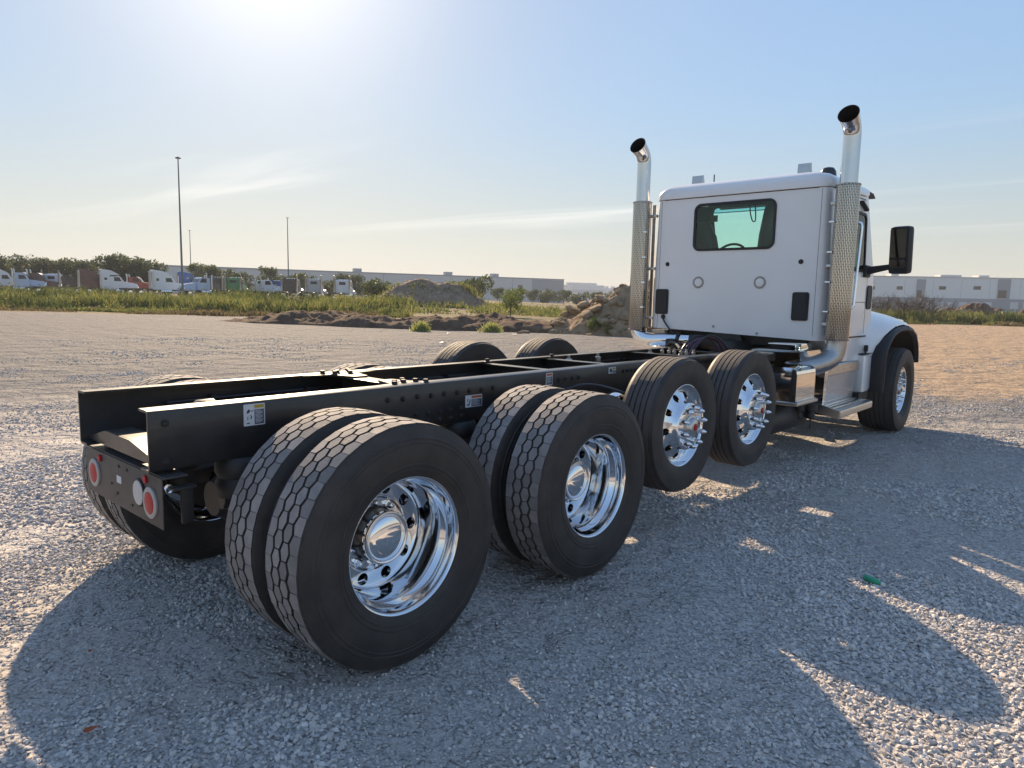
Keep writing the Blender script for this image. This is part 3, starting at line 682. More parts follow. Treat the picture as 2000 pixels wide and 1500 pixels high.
for x_, z_, r_ in ((-.395, .99, .022), (-.385, .945, .014), (-.40, 1.03, .010), (.392, .98, .020), (.385, .94, .012)):
    mb = MB(); mb.tube(smooth_path([(x_+rnd.uniform(-.008, .008), -.35+.55*k, z_+rnd.uniform(-.012, .012)) for k in range(11)], 4), r_, 8); mb.build('wiring_loom', 'hose', truck)
for k in range(9):
    mb = MB(); mb.box((-.395, -.1+.6*k, .985), (.06, .022, .12), bv=.006); mb.build('loom_clip', 'plastic', truck)
for y_ in (3.1, 3.55, 4.5):
    mb = MB(); mb.lathe([(.0005, -.05), (.03, -.05), (.034, -.03), (.034, .04), (.015, .05), (.015, .08), (.0005, .08)], c=(-.30, y_, 1.05), axis='z', n=14); mb.build('air_valve', 'brushed', truck)
# ---- decals on the right rail
def decal(y0, y1, z0, z1, split, head, marks=()):
    X = RX+.0012
    mb = MB(); mb.prism(rrect(y0, y1, z0, z1, .004, 3), lambda u, v, a: (a, u, v), X-.001, X); o = mb.build('warning_decal', 'decal_white', truck)
    ys = y0+(y1-y0)*split; e = .005
    mb = MB(); mb.box((X+.0008, (ys+y1-e)/2, (z0+z1-.022)/2), (.0006, y1-e-ys, z1-.022-z0-2*e)); mb.build('printed_text', 'decal_grey', o)
    mb = MB(); zz_ = z1-.032
    k = 0
    while zz_ > z0+.012:
        L_ = (y1-e-ys)*(.75 if k % 3 else .55); mb.box((X+.0016, ys+.004+L_/2, zz_), (.0006, L_, .0022)); zz_ -= .0062; k += 1
    if mb.V: mb.build('printed_line', 'decal_white', o)
    mb = MB(); mb.box((X+.0008, (ys+y1-e)/2, z1-.0125), (.0006, y1-e-ys, .014)); mb.build('printed_header', head, o)
    for shp in marks:
        mb = MB(); mb.prism(shp, lambda u, v, a: (a, u+y0, v+z0), X+.0003, X+.001); mb.build('printed_symbol', 'decal_black', o)
decal(-.338, -.232, 1.004, 1.106, .5, 'decal_yellow', ([(.014, .066), (.024, .078), (.032, .074), (.029, .064), (.018, .058)], [(.036, .066), (.048, .069), (.049, .072), (.036, .070)],
      [(.032, .032), (.037, .032), (.041, .042), (.036, .050), (.030, .050), (.036, .044)], [(.018, .028), (.021, .028), (.021, .044), (.018, .044)], [(.014, .010), (.028, .010), (.028, .016), (.014, .014)]))
decal(1.095, 1.242, .944, 1.020, .36, 'decal_orange', ([(.010, .02), (.016, .012), (.030, .012), (.040, .024), (.043, .05), (.037, .05), (.034, .028), (.026, .019), (.016, .02)], [(.017, .036), (.023, .034), (.023, .055), (.018, .055)]))
decal(1.878, 1.953, 1.022, 1.108, .08, 'decal_orange'); 
decal(2.650, 2.752, 1.053, 1.103, .5, 'decal_yellow', ([(.03+.016*math.cos(R(a)), .024+.016*math.sin(R(a))) for a in range(0, 360, 20)],))

# ---- axles and suspension
def drive_axle(y):
    mb = MB(); z = RT-.004
    mb.lathe([(.05, -.92), (.05, -.62), (.075, -.60), (.08, -.35), (.11, -.24), (.21, -.14), (.24, 0), (.21, .14), (.11, .24), (.08, .35), (.075, .60), (.05, .62), (.05, .92)], c=(0, y, z), axis='x', n=28)
    mb.lathe([(.0005, -.30), (.09, -.30), (.11, -.26), (.17, -.18), (.20, -.05)], c=(0, y, z+.02), axis='y', n=24)
    mb.build('axle_housing', 'black_part', truck)
    for s in (1, -1):
        mb = MB(); mb.lathe([(.0005, -.10), (.10, -.10), (.115, -.08), (.12, -.03), (.105, 0), (.12, .03), (.115, .08), (.10, .10), (.0005, .10)], c=(s*.36, y-.32, .76), axis='z', n=24); mb.build('air_spring', 'plastic', truck)
        mb = MB(); mb.tube(smooth_path([(s*.40, y+.55, .72), (s*.41, y+.2, .67), (s*.40, y, .655), (s*.38, y-.25, .64), (s*.36, y-.42, .655)]), .045, 8); mb.build('spring_arm', 'black_part', truck)
        mb = MB(); mb.box((s*.435, y+.55, .80), (.05, .16, .28), bv=.02); mb.build('spring_hanger', 'black_part', truck)
        mb = MB(); mb.lathe([(.0005, -.09), (.07, -.09), (.085, -.07), (.085, -.01), (.092, 0), (.085, .01), (.085, .07), (.06, .09), (.0005, .09)], c=(s*.52, y-.17, .60), axis='y', n=20); mb.build('brake_chamber', 'black_part', truck)
        mb = MB(); mb.tube([(s*.48, y+.12, .56), (s*.46, y+.2, 1.02)], .035, 10); mb.tube([(s*.48, y+.12, .5), (s*.47, y+.16, .8)], .028, 10); mb.build('shock_absorber', 'black_part', truck)
for y in (0, Y1): drive_axle(y)
mb = MB(); mb.tube([(0, .2, .60), (0, Y1-.3, .62)], .055, 14); mb.build('inter_axle_shaft', 'black_part', truck)
mb = MB(); mb.tube([(0, Y1+.25, .62), (.0, 4.2, .80), (0, 6.2, .85)], .06, 14); mb.build('drive_shaft', 'black_part', truck)
def lift_axle(y, z):
    mb = MB(); mb.tube([(-.94, y, z), (-.62, y, z-.01), (-.48, y, z-.10), (.48, y, z-.10), (.62, y, z-.01), (.94, y, z)], .058, 14); mb.build('axle_beam', 'black_part', truck)
    for s in (1, -1):
        mb = MB(); mb.lathe([(.0005, -.09), (.10, -.09), (.12, -.05), (.105, 0), (.12, .05), (.10, .09), (.0005, .09)], c=(s*.30, y-.12, z+.06), axis='z', n=20); mb.build('air_spring', 'plastic', truck)
        mb = MB(); mb.tube([(s*.50, y+.5, .83), (s*.50, y, z-.05)], .045, 10); mb.build('lift_arm', 'black_part', truck)
        mb = MB(); mb.box((s*.47, y+.5, .86), (.07, .14, .22), bv=.02); mb.build('lift_hanger', 'black_part', truck)
        mb = MB(); mb.tube(smooth_path([(s*.445, y-.52, .97), (s*.52, y-.40, 1.01), (s*.60, y-.28, 1.0), (s*.74, y-.18, .95), (s*.78, y-.12, .88)]), .011, 8); mb.build('brake_hose', 'hose', truck)
        mb = MB(); mb.lathe([(.0005, -.07), (.07, -.07), (.08, -.05), (.085, 0), (.08, .05), (.05, .07), (.0005, .07)], c=(s*.66, y-.16, z+.12), axis='x', n=20); mb.build('brake_chamber', 'chrome', truck)
lift_axle(Y3, Z3); lift_axle(Y4, Z4)
mb = MB(); mb.tube([(-.85, Y5, .53), (-.5, Y5, .42), (.5, Y5, .42), (.85, Y5, .53)], .06, 12); mb.build('steer_axle', 'black_part', truck)
for s in (1, -1):
    mb = MB(); mb.tube(smooth_path([(s*.40, Y5-.75, .72), (s*.40, Y5, .52), (s*.40, Y5+.7, .74)]), .04, 8); mb.build('leaf_spring', 'black_part', truck)

# ---- cab
YR, ZB, ZS, CW = 5.69, 1.275, 2.82, 1.035
def side_x(z): return CW-.03*max(0, (z-1.9))/.9
FB, FT = 7.36, 7.02   # windscreen base and top (y)
def cab_shell(name, material, ins, parent):
    """walls with their window openings; ins insets the shell for the inner lining"""
    mb = MB(); y0 = YR+ins; zb, zs = ZB+ins, ZS-ins*.3
    xr = .93
    win = rrect(-.485+(-.01 if ins else 0), .452+(.01 if ins else 0), 2.222, 2.736, .075, 6)
    panel_hole(mb, [(-xr, zb+.03), (xr, zb-.03), (xr, zs), (-xr, zs)], win, lambda u, v: (u, y0, v))
    for s in (1, -1):
        rows = []
        for i in range(9):   # rounded rear corners
            a = R(90*i/8); rows.append([(s*(xr+(side_x(z)-ins-xr)*math.sin(a)), y0+(.115)*(1-math.cos(a)), z) for z in (zb-.03*s, 1.6, 1.9, 2.2, 2.5, zs)])
        mb.grid(rows)
        ys = y0+.115
        hole = [(u, v) for u, v in rrect(6.16, 6.98, 2.02, 2.66, .07, 6)]
        panel_hole(mb, [(ys, zb-.03*s), (ys, 1.9), (ys, zs), (FT-.03, zs+.075), (FB, 1.95), (FB, zb-.03*s)], hole, lambda u, v, s=s: (s*(side_x(v)-ins), u, v))
    # windscreen frame and cowl
    hw = lambda z: side_x(z)-ins
    def ff(u, v): return (u*hw(v), FB-ins-(FB-FT)*(v-1.95)/(ZS-1.95), v)
    zf = 2.90-ins*.3
    panel_hole(mb, [(-1, 1.95), (1, 1.95), (1, zf), (-1, zf)], rrect(-.93, .93, 2.02, 2.865, .08, 6), ff)
    mb.add([(-hw(1.3), FB-ins, zb), (hw(1.3), FB-ins, zb), (hw(1.9), FB-ins, 1.95), (-hw(1.9), FB-ins, 1.95)], [(0, 1, 2, 3)])
    mb.add([(-hw(1.3), y0+.1, zb+.02), (hw(1.3), y0+.1, zb-.02), (hw(1.3), FB-ins, zb), (-hw(1.3), FB-ins, zb)], [(0, 1, 2, 3)])
    if ins: mb.add([(q_*hw(2.8), yy, zz_) for yy, zz_ in ((y0, zs), (y0+.02, 2.93), (FT-ins-.03, 2.93), (FT-ins-.03, 2.88)) for q_ in (-1, 1)], [(0, 1, 3, 2), (2, 3, 5, 4), (4, 5, 7, 6)])
    return mb.build(name, material, parent, angle=30)
cab = cab_shell('cab', 'white', 0, truck)
cab_shell('cab_lining', 'interior', .035, cab)
def plan(ins, z, lo=False):
    """rounded roof outline, rear corners then front"""
    w = 1.02-ins; yb, yf = YR-.012+ins*.75, FT+.10-ins*.8; r = .14; P = []
    for cx, cy, a in ((w-r, yf-r*1.6, 0), (-w+r, yf-r*1.6, 90), (-w+r, yb+r, 180), (w-r, yb+r, 270)):
        ry = r*1.6 if a in (0, 90) else r
        P += [(cx+r*math.cos(R(a+15*i)), cy+ry*math.sin(R(a+15*i)), z) for i in range(7)]
    return P
mb = MB(); rings = [plan(.0, ZS+.004), plan(-.008, ZS+.008), plan(-.010, ZS+.045), plan(0, ZS+.085), plan(.03, ZS+.120), plan(.08, ZS+.148), plan(.15, ZS+.163), plan(.26, ZS+.173), plan(.45, ZS+.186), plan(.62, ZS+.192)]
def crown(P): return [(x, y, z+(.035*(1-(x/1.03)**2) if z > ZS+.02 else 0)+.25*max(0, y-6.75)*max(0, 1-(z-ZS)/.2)) for x, y, z in P]
rings = [crown(q) for q in rings]; n = len(rings[0])
mb.add([p for q in rings for p in q], [(i*n+k, i*n+(k+1) % n, (i+1)*n+(k+1) % n, (i+1)*n+k) for i in range(len(rings)-1) for k in range(n)]+[tuple((len(rings)-1)*n+k for k in range(n))])
mb.build('roof', 'white', truck, angle=50)
mb = MB(); q = plan(.012, ZS-.004); q2 = plan(.012, ZS+.006); mb.add(q+q2, [(k, (k+1) % n, n+(k+1) % n, n+k) for k in range(n)]); mb.build('roof_seam', 'plastic', cab)
# rear window: gasket and pane
def ring_loop(a, b, y0_, y1_, fn):
    k = len(a); mb = MB(); mb.add([fn(p, y0_) for p in a]+[fn(p, y1_) for p in a]+[fn(p, y1_) for p in b]+[fn(p, y0_) for p in b],
        [(i+j*k, (i+1) % k+j*k, (i+1) % k+((j+1) % 4)*k, i+((j+1) % 4)*k) for j in range(4) for i in range(k)]); return mb
g = ring_loop(rrect(-.497, .464, 2.210, 2.748, .085, 6), rrect(-.470, .437, 2.237, 2.721, .062, 6), YR-.010, YR+.012, lambda p, y: (p[0], y, p[1]))
gk = g.build('rear_window', 'plastic', truck, angle=30)
mb = MB(); mb.prism(rrect(-.472, .439, 2.235, 2.723, .062, 6), lambda u, v, a: (u, a, v), YR+.001, YR+.005); mb.build('pane', 'glass', gk)
# windscreen and side glass
mb = MB(); wy = lambda v: FB-.004-(FB-FT)*(v-1.95)/(ZS-1.95)
mb.add([(x*side_x(v), wy(v), v) for v in (2.0, 2.80) for x in (-.94, .94)], [(0, 1, 3, 2)], 0)
mb.add([(x*side_x(v), wy(v), v) for v in (2.80, 2.885) for x in (-.94, .94)], [(0, 1, 3, 2)], 1)
mb.build('windscreen', ['glass', 'glass_band'], truck)
for s in (1, -1):
    mb = MB(); mb.prism(rrect(6.15, 6.99, 2.01, 2.67, .07, 6), lambda u, v, a: (s*(side_x(v)+a), u, v), -.010, -.006); mb.build('door_window', 'glass', truck)
    g = ring_loop(rrect(6.145, 6.995, 2.005, 2.675, .08, 6), rrect(6.175, 6.965, 2.035, 2.645, .06, 6), .004, -.008, lambda p, a: (s*(side_x(p[1])+a), p[0], p[1])); g.build('window_seal', 'plastic', truck)
    # door shut lines and body seam
    mb = MB()
    for y in (6.08, 7.10): mb.prism([(y, 1.29), (y+.007, 1.29), (y+.007, 2.0), (y, 2.0)], lambda u, v, a: (s*(side_x(v)+a), u, v), -.002, .0012)
    mb.box((s*1.036, 6.6, 1.66), (.002, 1.0, .006)); mb.build('door_gap', 'plastic', truck)
    mb = MB(); mb.box((s*1.04, 6.2, 1.86), (.03, .16, .04), bv=.01); mb.build('door_handle', 'chrome', truck)
    # cab corner seam
    mb = MB(); mb.box((s*.925, YR-.0006, 2.05), (.004, .0016, 1.52)); mb.build('corner_seam', 'decal_grey', truck)
mb = MB(); mb.prism([(YR+.05, 1.275), (7.36, 1.275), (7.36, 1.05), (6.95, .98), (6.2, 1.0), (YR+.25, 1.12)], lambda u, v, a: (a, u, v), .86, 1.028); mb.build('cab_sill', 'white', truck, angle=25)
mb = MB(); mb.prism([(YR+.05, 1.275), (7.36, 1.275), (7.36, 1.05), (6.95, .98), (6.2, 1.0), (YR+.25, 1.12)], lambda u, v, a: (a, u, v), -1.028, -.86); mb.build('cab_sill', 'white', truck, angle=25)
mb = MB(); mb.box((1.03, 6.65, 1.262), (.02, 1.1, .016)); mb.build('sill_gap', 'plastic', truck)
# rear wall fittings
for x in (-.405, .328):
    mb = MB(); mb.lathe([(.068, 0), (.067, -.005), (.060, -.009), (.050, -.008), (.046, -.003)], c=(x, YR-.001, 1.852), axis='y', n=36); o = mb.build('vent_ring', 'vent_trim', truck, angle=50)
    mb = MB(); mb.lathe([(.047, -.002), (.045, -.006), (.0005, -.008)], c=(x, YR-.001, 1.852), axis='y', n=36); mb.build('vent_cap', 'white', o, angle=50)
for x in (-.818, .757):
    mb = MB(); mb.lathe([(.026, 0), (.024, -.008), (.014, -.010), (.0005, -.006)], c=(x, YR-.001, 2.068), axis='y', n=20); mb.build('plug', 'plastic', truck)
for x0_, x1_, z0_, z1_ in ((-.955, -.785, 1.472, 1.772), (.695, .868, 1.450, 1.750)):
    mb = MB(); mb.prism(rrect(x0_, x1_, z0_, z1_, .025, 4), lambda u, v, a: (u, a, v), YR-.012, YR+.004)
    mb.prism(rrect(x0_+.02, x1_-.02, z0_+.02, z1_-.02, .02, 4), lambda u, v, a: (u, a, v), YR-.019, YR-.012); mb.build('bump_pad', 'plastic', truck, angle=40)
for x, z in ((-.189, 1.35), (.329, 1.293)):
    mb = MB(); mb.lathe([(.016, 0), (.014, -.008), (.0005, -.010)], c=(x, YR-.001, z), axis='y', n=14); mb.build('grommet', 'reflector', truck)
mb = MB(); mb.lathe([(.030, 0), (.026, -.012), (.0005, -.014)], c=(-.845, YR-.001, 1.44), axis='y', n=16); mb.tube(smooth_path([(-.845, YR-.014, 1.44), (-.80, YR-.03, 1.37), (-.70, YR-.02, 1.25), (-.66, YR+.02, 1.18)]), .010, 8); mb.build('cable_gland', 'plastic', truck)
# interior: seats, steering wheel, tags hung from the header
def seat(x0_, x1_, zt):
    mb = MB(); xm = (x0_+x1_)/2; w = x1_-x0_
    rows = []
    for z, k, dy in ((1.45, 1, 0), (1.9, 1.0, -.03), (2.25, .97, -.08), (2.42, .86, -.11), (zt-.10, .66, -.12), (zt-.02, .52, -.12), (zt, .36, -.11)):
        hw_ = w/2*k; rows.append([(xm+hw_*math.cos(a)*1.0, 6.30+dy+.10*math.sin(a)*(1 if k > .5 else .8), z) for a in [2*math.pi*i/20 for i in range(21)]])
    mb.grid(rows); mb.box((xm, 6.52, 1.62), (w*.95, .5, .2), bv=.06); mb.build('seat', 'seat', truck, angle=60)
seat(-.90, -.42, 2.60); seat(.04, .56, 2.80)
mb = MB(); rr = [(-.60+.22*math.cos(a), 6.90+.10*math.sin(a), 2.20+.19*math.sin(a)) for a in [2*math.pi*i/28 for i in range(29)]]; mb.tube(rr, .016, 8, cap=False); mb.tube([(-.82, 6.9, 2.2), (-.38, 6.9, 2.2)], .014, 6); mb.tube([(-.60, 6.9, 2.2), (-.60, 7.1, 1.9)], .03, 8); mb.build('steering_wheel', 'plastic', truck)
mb = MB(); mb.box((0, 7.15, 2.0), (1.8, .35, .14), bv=.05); mb.build('dashboard', 'interior', truck)
mb = MB(); mb.box((0, 6.94, 2.90), (1.86, .06, .05), bv=.015); mb.build('header_panel', 'interior', truck)
mb = MB(); mb.box((-.86, 6.92, 2.725), (.11, .003, .085), rot=None); mb.tube([(-.87, 6.92, 2.76), (-.87, 6.92, 2.89)], .003, 5); mb.build('paper_tag', 'paper', truck)
mb = MB(); mb.tube(smooth_path([(-.38, 6.93, 2.89), (-.37, 6.93, 2.78), (-.34, 6.93, 2.68), (-.315, 6.93, 2.66), (-.295, 6.93, 2.69), (-.31, 6.93, 2.89)]), .008, 6); mb.build('hanging_cord', 'plastic', truck)
# roof: lamp housings, beacon, antenna
for x, y, s in ((-.64, 5.98, 1), (.60, 6.02, 1.12)):
    mb = MB(); z0_ = ZS+.18
    mb.prism([(y, z0_), (y+.015, z0_+.125*s), (y+.03, z0_+.13*s), (y+.06, z0_+.05), (y+.16, z0_+.01), (y+.16, z0_-.02), (y, z0_-.02)], lambda u, v, a: (a, u, v), x-.07, x+.07); mb.build('roof_horn_shroud', 'brushed', truck, angle=20)
mb = MB(); z0_ = ZS+.17; mb.lathe([(.085, 0), (.085, .03), (.078, .07), (.055, .105), (.0005, .12)], c=(.80, 6.20, z0_), axis='z', n=28); mb.lathe([(.10, -.03), (.10, 0), (.085, .004)], c=(.80, 6.20, z0_), axis='z', n=28); mb.build('beacon', 'dark_glass', truck)
mb = MB(); mb.tube([(-.43, 6.0, ZS+.17), (-.43, 6.0, ZS+.30)], .007, 6); mb.lathe([(.06, 0), (.05, .025), (.0005, .035)], c=(-.35, 6.05, ZS+.18), axis='z', n=20); mb.build('antenna', 'plastic', truck)
mb = MB(); mb.prism([(7.04, 2.95), (7.28, 2.94), (7.36, 2.90), (7.35, 2.89), (7.28, 2.925), (7.04, 2.935)], lambda u, v, a: (a, u, v), -.98, .98); mb.box((1.03, 6.78, 2.74), (.05, .24, .03), bv=.01, rot=Matrix.Rotation(R(-18), 3, 'X')); mb.build('sun_visor', 'plastic', truck)
# mirrors
for s in (1, -1):
    mx_, my_ = s*1.395, 6.98
    mb = MB(); mb.box((0, 0, 0), (.225, .13, .53), bv=.045); o = mb.build('mirror_head', 'plastic', truck, angle=50); o.location = (mx_, my_, 2.25); o.rotation_euler = (R(3), 0, R(-13*s))
    mb = MB(); mb.prism(rrect(-.088, .088, -.085, .235, .02, 4), lambda u, v, a: (u-s*.004, a, v), -.0675, -.065); mb.build('mirror_glass', 'chrome', o)
    mb = MB(); mb.prism(rrect(-.088, .088, -.195, -.105, .02, 4), lambda u, v, a: (u-s*.004, a, v), -.0675, -.065); mb.build('wide_angle_glass', 'chrome', o)
    mb = MB(); mb.tube([(s*1.02, 7.02, 2.02), (s*1.15, 7.02, 2.045), (s*1.33, 7.0, 2.075)], [.05, .04, .028], 10); mb.box((s*1.04, 7.02, 2.02), (.05, .2, .14), bv=.02); mb.build('mirror_arm', 'plastic', truck)
    # grab handle behind the door
    x = s*1.13; mb = MB(); mb.tube(smooth_path([(s*1.03, 6.36, 2.52), (s*1.10, 6.37, 2.515), (x, 6.38, 2.48), (x, 6.37, 2.3), (x, 6.33, 1.95), (x, 6.30, 1.68), (s*1.12, 6.28, 1.60), (s*1.03, 6.24, 1.575)]), .017, 10)
    mb.tube([(s*1.03, 6.33, 1.93), (x, 6.33, 1.93)], .011, 8); mb.build('grab_handle', 'chrome', truck, angle=50)
# hood with side intakes
mb = MB(); rows = []
for y, w, zt, zl in ((FB-.02, .93, 1.98, 1.1), (7.7, .86, 1.95, 1.1), (8.3, .74, 1.87, 1.05), (8.8, .65, 1.78, 1.0), (8.95, .60, 1.70, .95), (8.98, .58, 1.60, .9)):
    rows.append([(x, y, z) for x, z in [(-w, zl), (-w, zt-.28), (-w*.97, zt-.14), (-w*.88, zt-.05), (-w*.6, zt), (0, zt+.025), (w*.6, zt), (w*.88, zt-.05), (w*.97, zt-.14), (w, zt-.28), (w, zl)]])
mb.grid(rows); mb.add(rows[-1], [tuple(range(len(rows[-1])))]); mb.build('hood', 'white', truck, angle=50)
for s in (1, -1):
    mb = MB(); mb.prism(rrect(7.12, 7.30, 1.58, 1.86, .05, 4), lambda u, v, a: (s*(side_x(1.9)+a), u, v), -.01, .012); mb.build('side_intake', 'plastic', truck)
mb = MB(); mb.box((0, 9.0, 1.32), (.98, .10, .72), bv=.05); mb.build('grille', 'chrome', truck)
mb = MB(); mb.box((0, 9.10, .62), (2.36, .16, .40), bv=.06); mb.build('front_bumper', 'chrome', truck)
# fenders: white outer skin lofted over the wheel, black flare and headlamp
arch = [(7.34, .60), (7.33, .80), (7.335, 1.0), (7.39, 1.14), (7.50, 1.24), (7.66, 1.31), (7.90, 1.355), (8.26, 1.37), (8.58, 1.345), (8.80, 1.27), (8.94, 1.14), (9.01, 1.0), (9.04, .88)]
aw = [0, 0, .15, .45, .75, 1, 1, 1, 1, 1, .9, .8, .8]     # how far the white skin reaches out over the wheel
for s in (1, -1):
    mb = MB(); rows = []
    for t, x in ((0, .60), (.2, .78), (.45, .90), (.7, .99), (.88, 1.05), (.97, 1.075), (1.03, 1.085)):
        k = max(0, 1-t); lift = .19*k**.7
        rows.append([(s*(x+.11*w_*min(1, t*1.1)), y-(.34*k**.7 if y < 7.5 else .20*k**.8 if y < 7.7 else 0)+(.02 if y > 8.9 else 0), z+(lift+.02 if z > 1.05 else 0)) for (y, z), w_ in zip(arch, aw)])
    mb.grid(rows); mb.build('fender', 'white', truck, angle=60)
    mb = MB(); rows = []
    for x, f_, ex in ((1.0, 1, -.004), (1.08, .72, .004), (1.17, .3, .004), (1.235, 0, -.004), (1.252, 0, -.022), (1.252, 0, -.045), (1.20, 0, -.06)):
        rows.append([(s*(x+.175*w_*f_), 8.20+(y-8.20)*(1+ex/.8)-(.03 if y < 7.5 else 0), .6+(z-.6)*(1+ex/.75) if z > .7 else z-.01) for (y, z), w_ in zip(arch, aw)])
    mb.grid(rows); mb.build('fender_flare', 'plastic', truck, angle=50)
    mb = MB(); mb.grid([[(s*x, 8.22+(y-8.22)*.955, .58+(z-.58)*.955) for y, z in arch] for x in (.58, .8, 1.0, 1.19)]); mb.build('wheel_well_liner', 'plastic', truck, angle=60)
    mb = MB(); mb.box((s*.90, 8.84, 1.35), (.30, .34, .20), bv=.07); mb.build('headlamp', 'chrome', truck, angle=50)
    mb = MB(); mb.box((s*1.075, 8.05, 1.425), (.035, .12, .05), bv=.012); mb.build('marker_lamp', 'amber', truck)
    mb = MB(); mb.box((s*1.03, 7.10, .56), (.12, .36, .08)); mb.build('fender_lip', 'plastic', truck)
    mb = MB(); mb.tube([(s*1.055, 7.18, 1.10), (s*1.062, 7.18, .99)], .012, 8); mb.box((s*1.06, 7.18, 1.115), (.04, .06, .08), bv=.012); mb.box((s*1.06, 7.18, .965), (.04, .06, .08), bv=.012); mb.build('hood_latch', 'plastic', truck)
# fill the fender's inner rear side (white lower skirt)
for s in (1, -1):
    mb = MB(); mb.box((s*1.0, 7.17, .82), (.20, .34, .46), bv=.05); mb.build('fender_skirt', 'white', truck, angle=50)
    mb = MB(); mb.box((s*1.0, 7.165, 1.055), (.206, .345, .006)); mb.build('skirt_seam', 'plastic', truck)

# ---- exhaust stacks
SX, SY = 1.182, 5.66
for s in (1, -1):
    x = s*SX; root = (x, SY, 0)
    mb = MB(); mb.lathe([(.113, 1.262), (.118, 1.266), (.118, 1.276), (.112, 1.28), (.112, 2.80), (.118, 2.805), (.118, 2.818), (.113, 2.822), (.09, 2.823)], c=(x, SY, 0), axis='z', n=56); mb.build('muffler_shield', 'perf', truck, loc=root, angle=40)
    mb = MB(); path = [(x, SY, 2.78), (x, SY, 3.0), (x, SY, 3.27)]+[(x, SY-.17*(1-math.cos(R(a))), 3.27+.17*math.sin(R(a))) for a in (12, 24, 36, 48, 58, 67)]
    path += [(x, SY-.17*(1-math.cos(R(67)))-.06, 3.27+.17*math.sin(R(67))+.025)]
    rr = [.084, .084, .084]+[.084, .0845, .085, .0865, .088, .091, .100]
    # cut the mouth obliquely so it faces rearward
    mb.tube(path, rr, 36, cap=False); k = 36; n0 = len(mb.V)-k
    mb.V[n0:] = [(v[0], v[1]+.12*(v[2]-3.45), v[2]+.012) for v in mb.V[n0:]]
    o = mb.build('stack_pipe', 'stack_chrome', truck, loc=root, angle=60, fix=False)
    mb2 = MB(); path2 = [Vector(p) for p in path]; mb2.tube(path2, [q-.006 for q in rr], 36, cap=False); n0 = len(mb2.V)-36
    mb2.V[n0:] = [(v[0], v[1]+.12*(v[2]-3.45), v[2]+.012) for v in mb2.V[n0:]]
    mb2.build('stack_bore', 'inside_pipe', o, fix=False).location = (-x, -SY, 0)
    mb = MB()
    for z in (1.42, 2.02, 2.65): mb.box((s*1.07, SY+.07, z), (.13, .05, .035), bv=.008)
    mb.box((s*1.075, SY+.115, 2.04), (.05, .02, 1.5), bv=.006); mb.build('stack_bracket', 'brushed', truck)
    mb = MB()
    for z in (1.55, 1.85, 2.15, 2.45): mb.box((s*(SX-.105), SY-.085, z), (.05, .03, .022), bv=.006)
    mb.build('shield_clamp', 'chrome', truck)
mb = MB(); mb.tube(smooth_path([(SX, SY, 1.30), (SX, SY, 1.20), (SX-.02, SY-.03, 1.10), (SX-.09, SY-.13, 1.03), (SX-.2, SY-.30, .985), (SX-.3, SY-.46, .95)], 8), [.100]*3+[.098]*38, 28); mb.build('exhaust_elbow', 'pipe', truck, angle=60)
mb = MB(); mb.tube(smooth_path([(-SX, SY, 1.34), (-SX, SY, 1.27), (-SX+.05, SY, 1.19), (-SX+.16, SY+.01, 1.155), (-.8, SY+.04, 1.16), (-.45, SY+.10, 1.17)], 8), .085, 28); mb.build('exhaust_elbow', 'chrome', truck, angle=60)
mb = MB(); mb.tube([(-.5, SY+.09, 1.17), (-.15, SY+.16, 1.165), (.2, SY+.3, 1.15)], .092, 24); mb.lathe([(.10, -.02), (.105, 0), (.10, .02)], c=(-.62, SY+.07, 1.165), axis='x', n=24); mb.build('exhaust_joint', 'black_part', truck)

# ---- right side: aftertreatment box, steps, tray; left: fuel tank
mb = MB(); mb.prism([(.50, .70), (1.150, .70), (1.150, .965), (1.142, .998), (1.120, 1.020), (1.085, 1.030), (.50, 1.030)], lambda u, v, a: (u, a, v), 4.70, 5.20); mb.build('aftertreatment_box', 'chrome', truck, angle=25)
mb = MB(); mb.box((.83, 4.95, .69), (.70, .56, .03), bv=.006); mb.box((1.158, 4.95, .705), (.016, .5, .025)); mb.build('box_bracket', 'brushed', truck)
mb = MB(); mb.lathe([(.0005, -.55), (.10, -.55), (.14, -.50), (.15, -.45), (.15, .45), (.14, .5), (.10, .55), (.0005, .55)], c=(.86, 5.02, .50), axis='y', n=28); mb.build('air_tank', 'black_part', truck)
mb = MB()
for x, y in ((1.02, 5.42), (1.09, 5.32), (1.0, 5.25)): mb.lathe([(.0005, -.05), (.04, -.05), (.045, -.02), (.03, .02), (.06, .03), (.06, .10), (.0005, .11)], c=(x, y, .53), axis='z', n=16)
mb.tube([(1.05, 5.42, .5), (1.06, 5.43, .38)], .006, 6); mb.tube([(1.10, 5.3, .5), (1.10, 5.3, .38)], .006, 6); mb.build('air_dryer', 'black_part', truck)
mb = MB(); mb.prism([(.48, 1.145), (.50, 1.16), (.96, 1.16), (.985, 1.15), (.985, 1.06), (.975, 1.06), (.97, 1.14), (.48, 1.13)], lambda u, v, a: (u, a, v), 5.22, 5.95); mb.box((.78, 5.6, 1.215), (.28, .7, .012), bv=.003); mb.box((.92, 5.6, 1.19), (.012, .7, .06), bv=.003); mb.build('deck_plate', 'chrome', truck, angle=25)
mb = MB(); mb.box((.62, 4.70, 1.09), (.30, .9, .09), bv=.03); mb.build('cooler_box', 'black', truck)
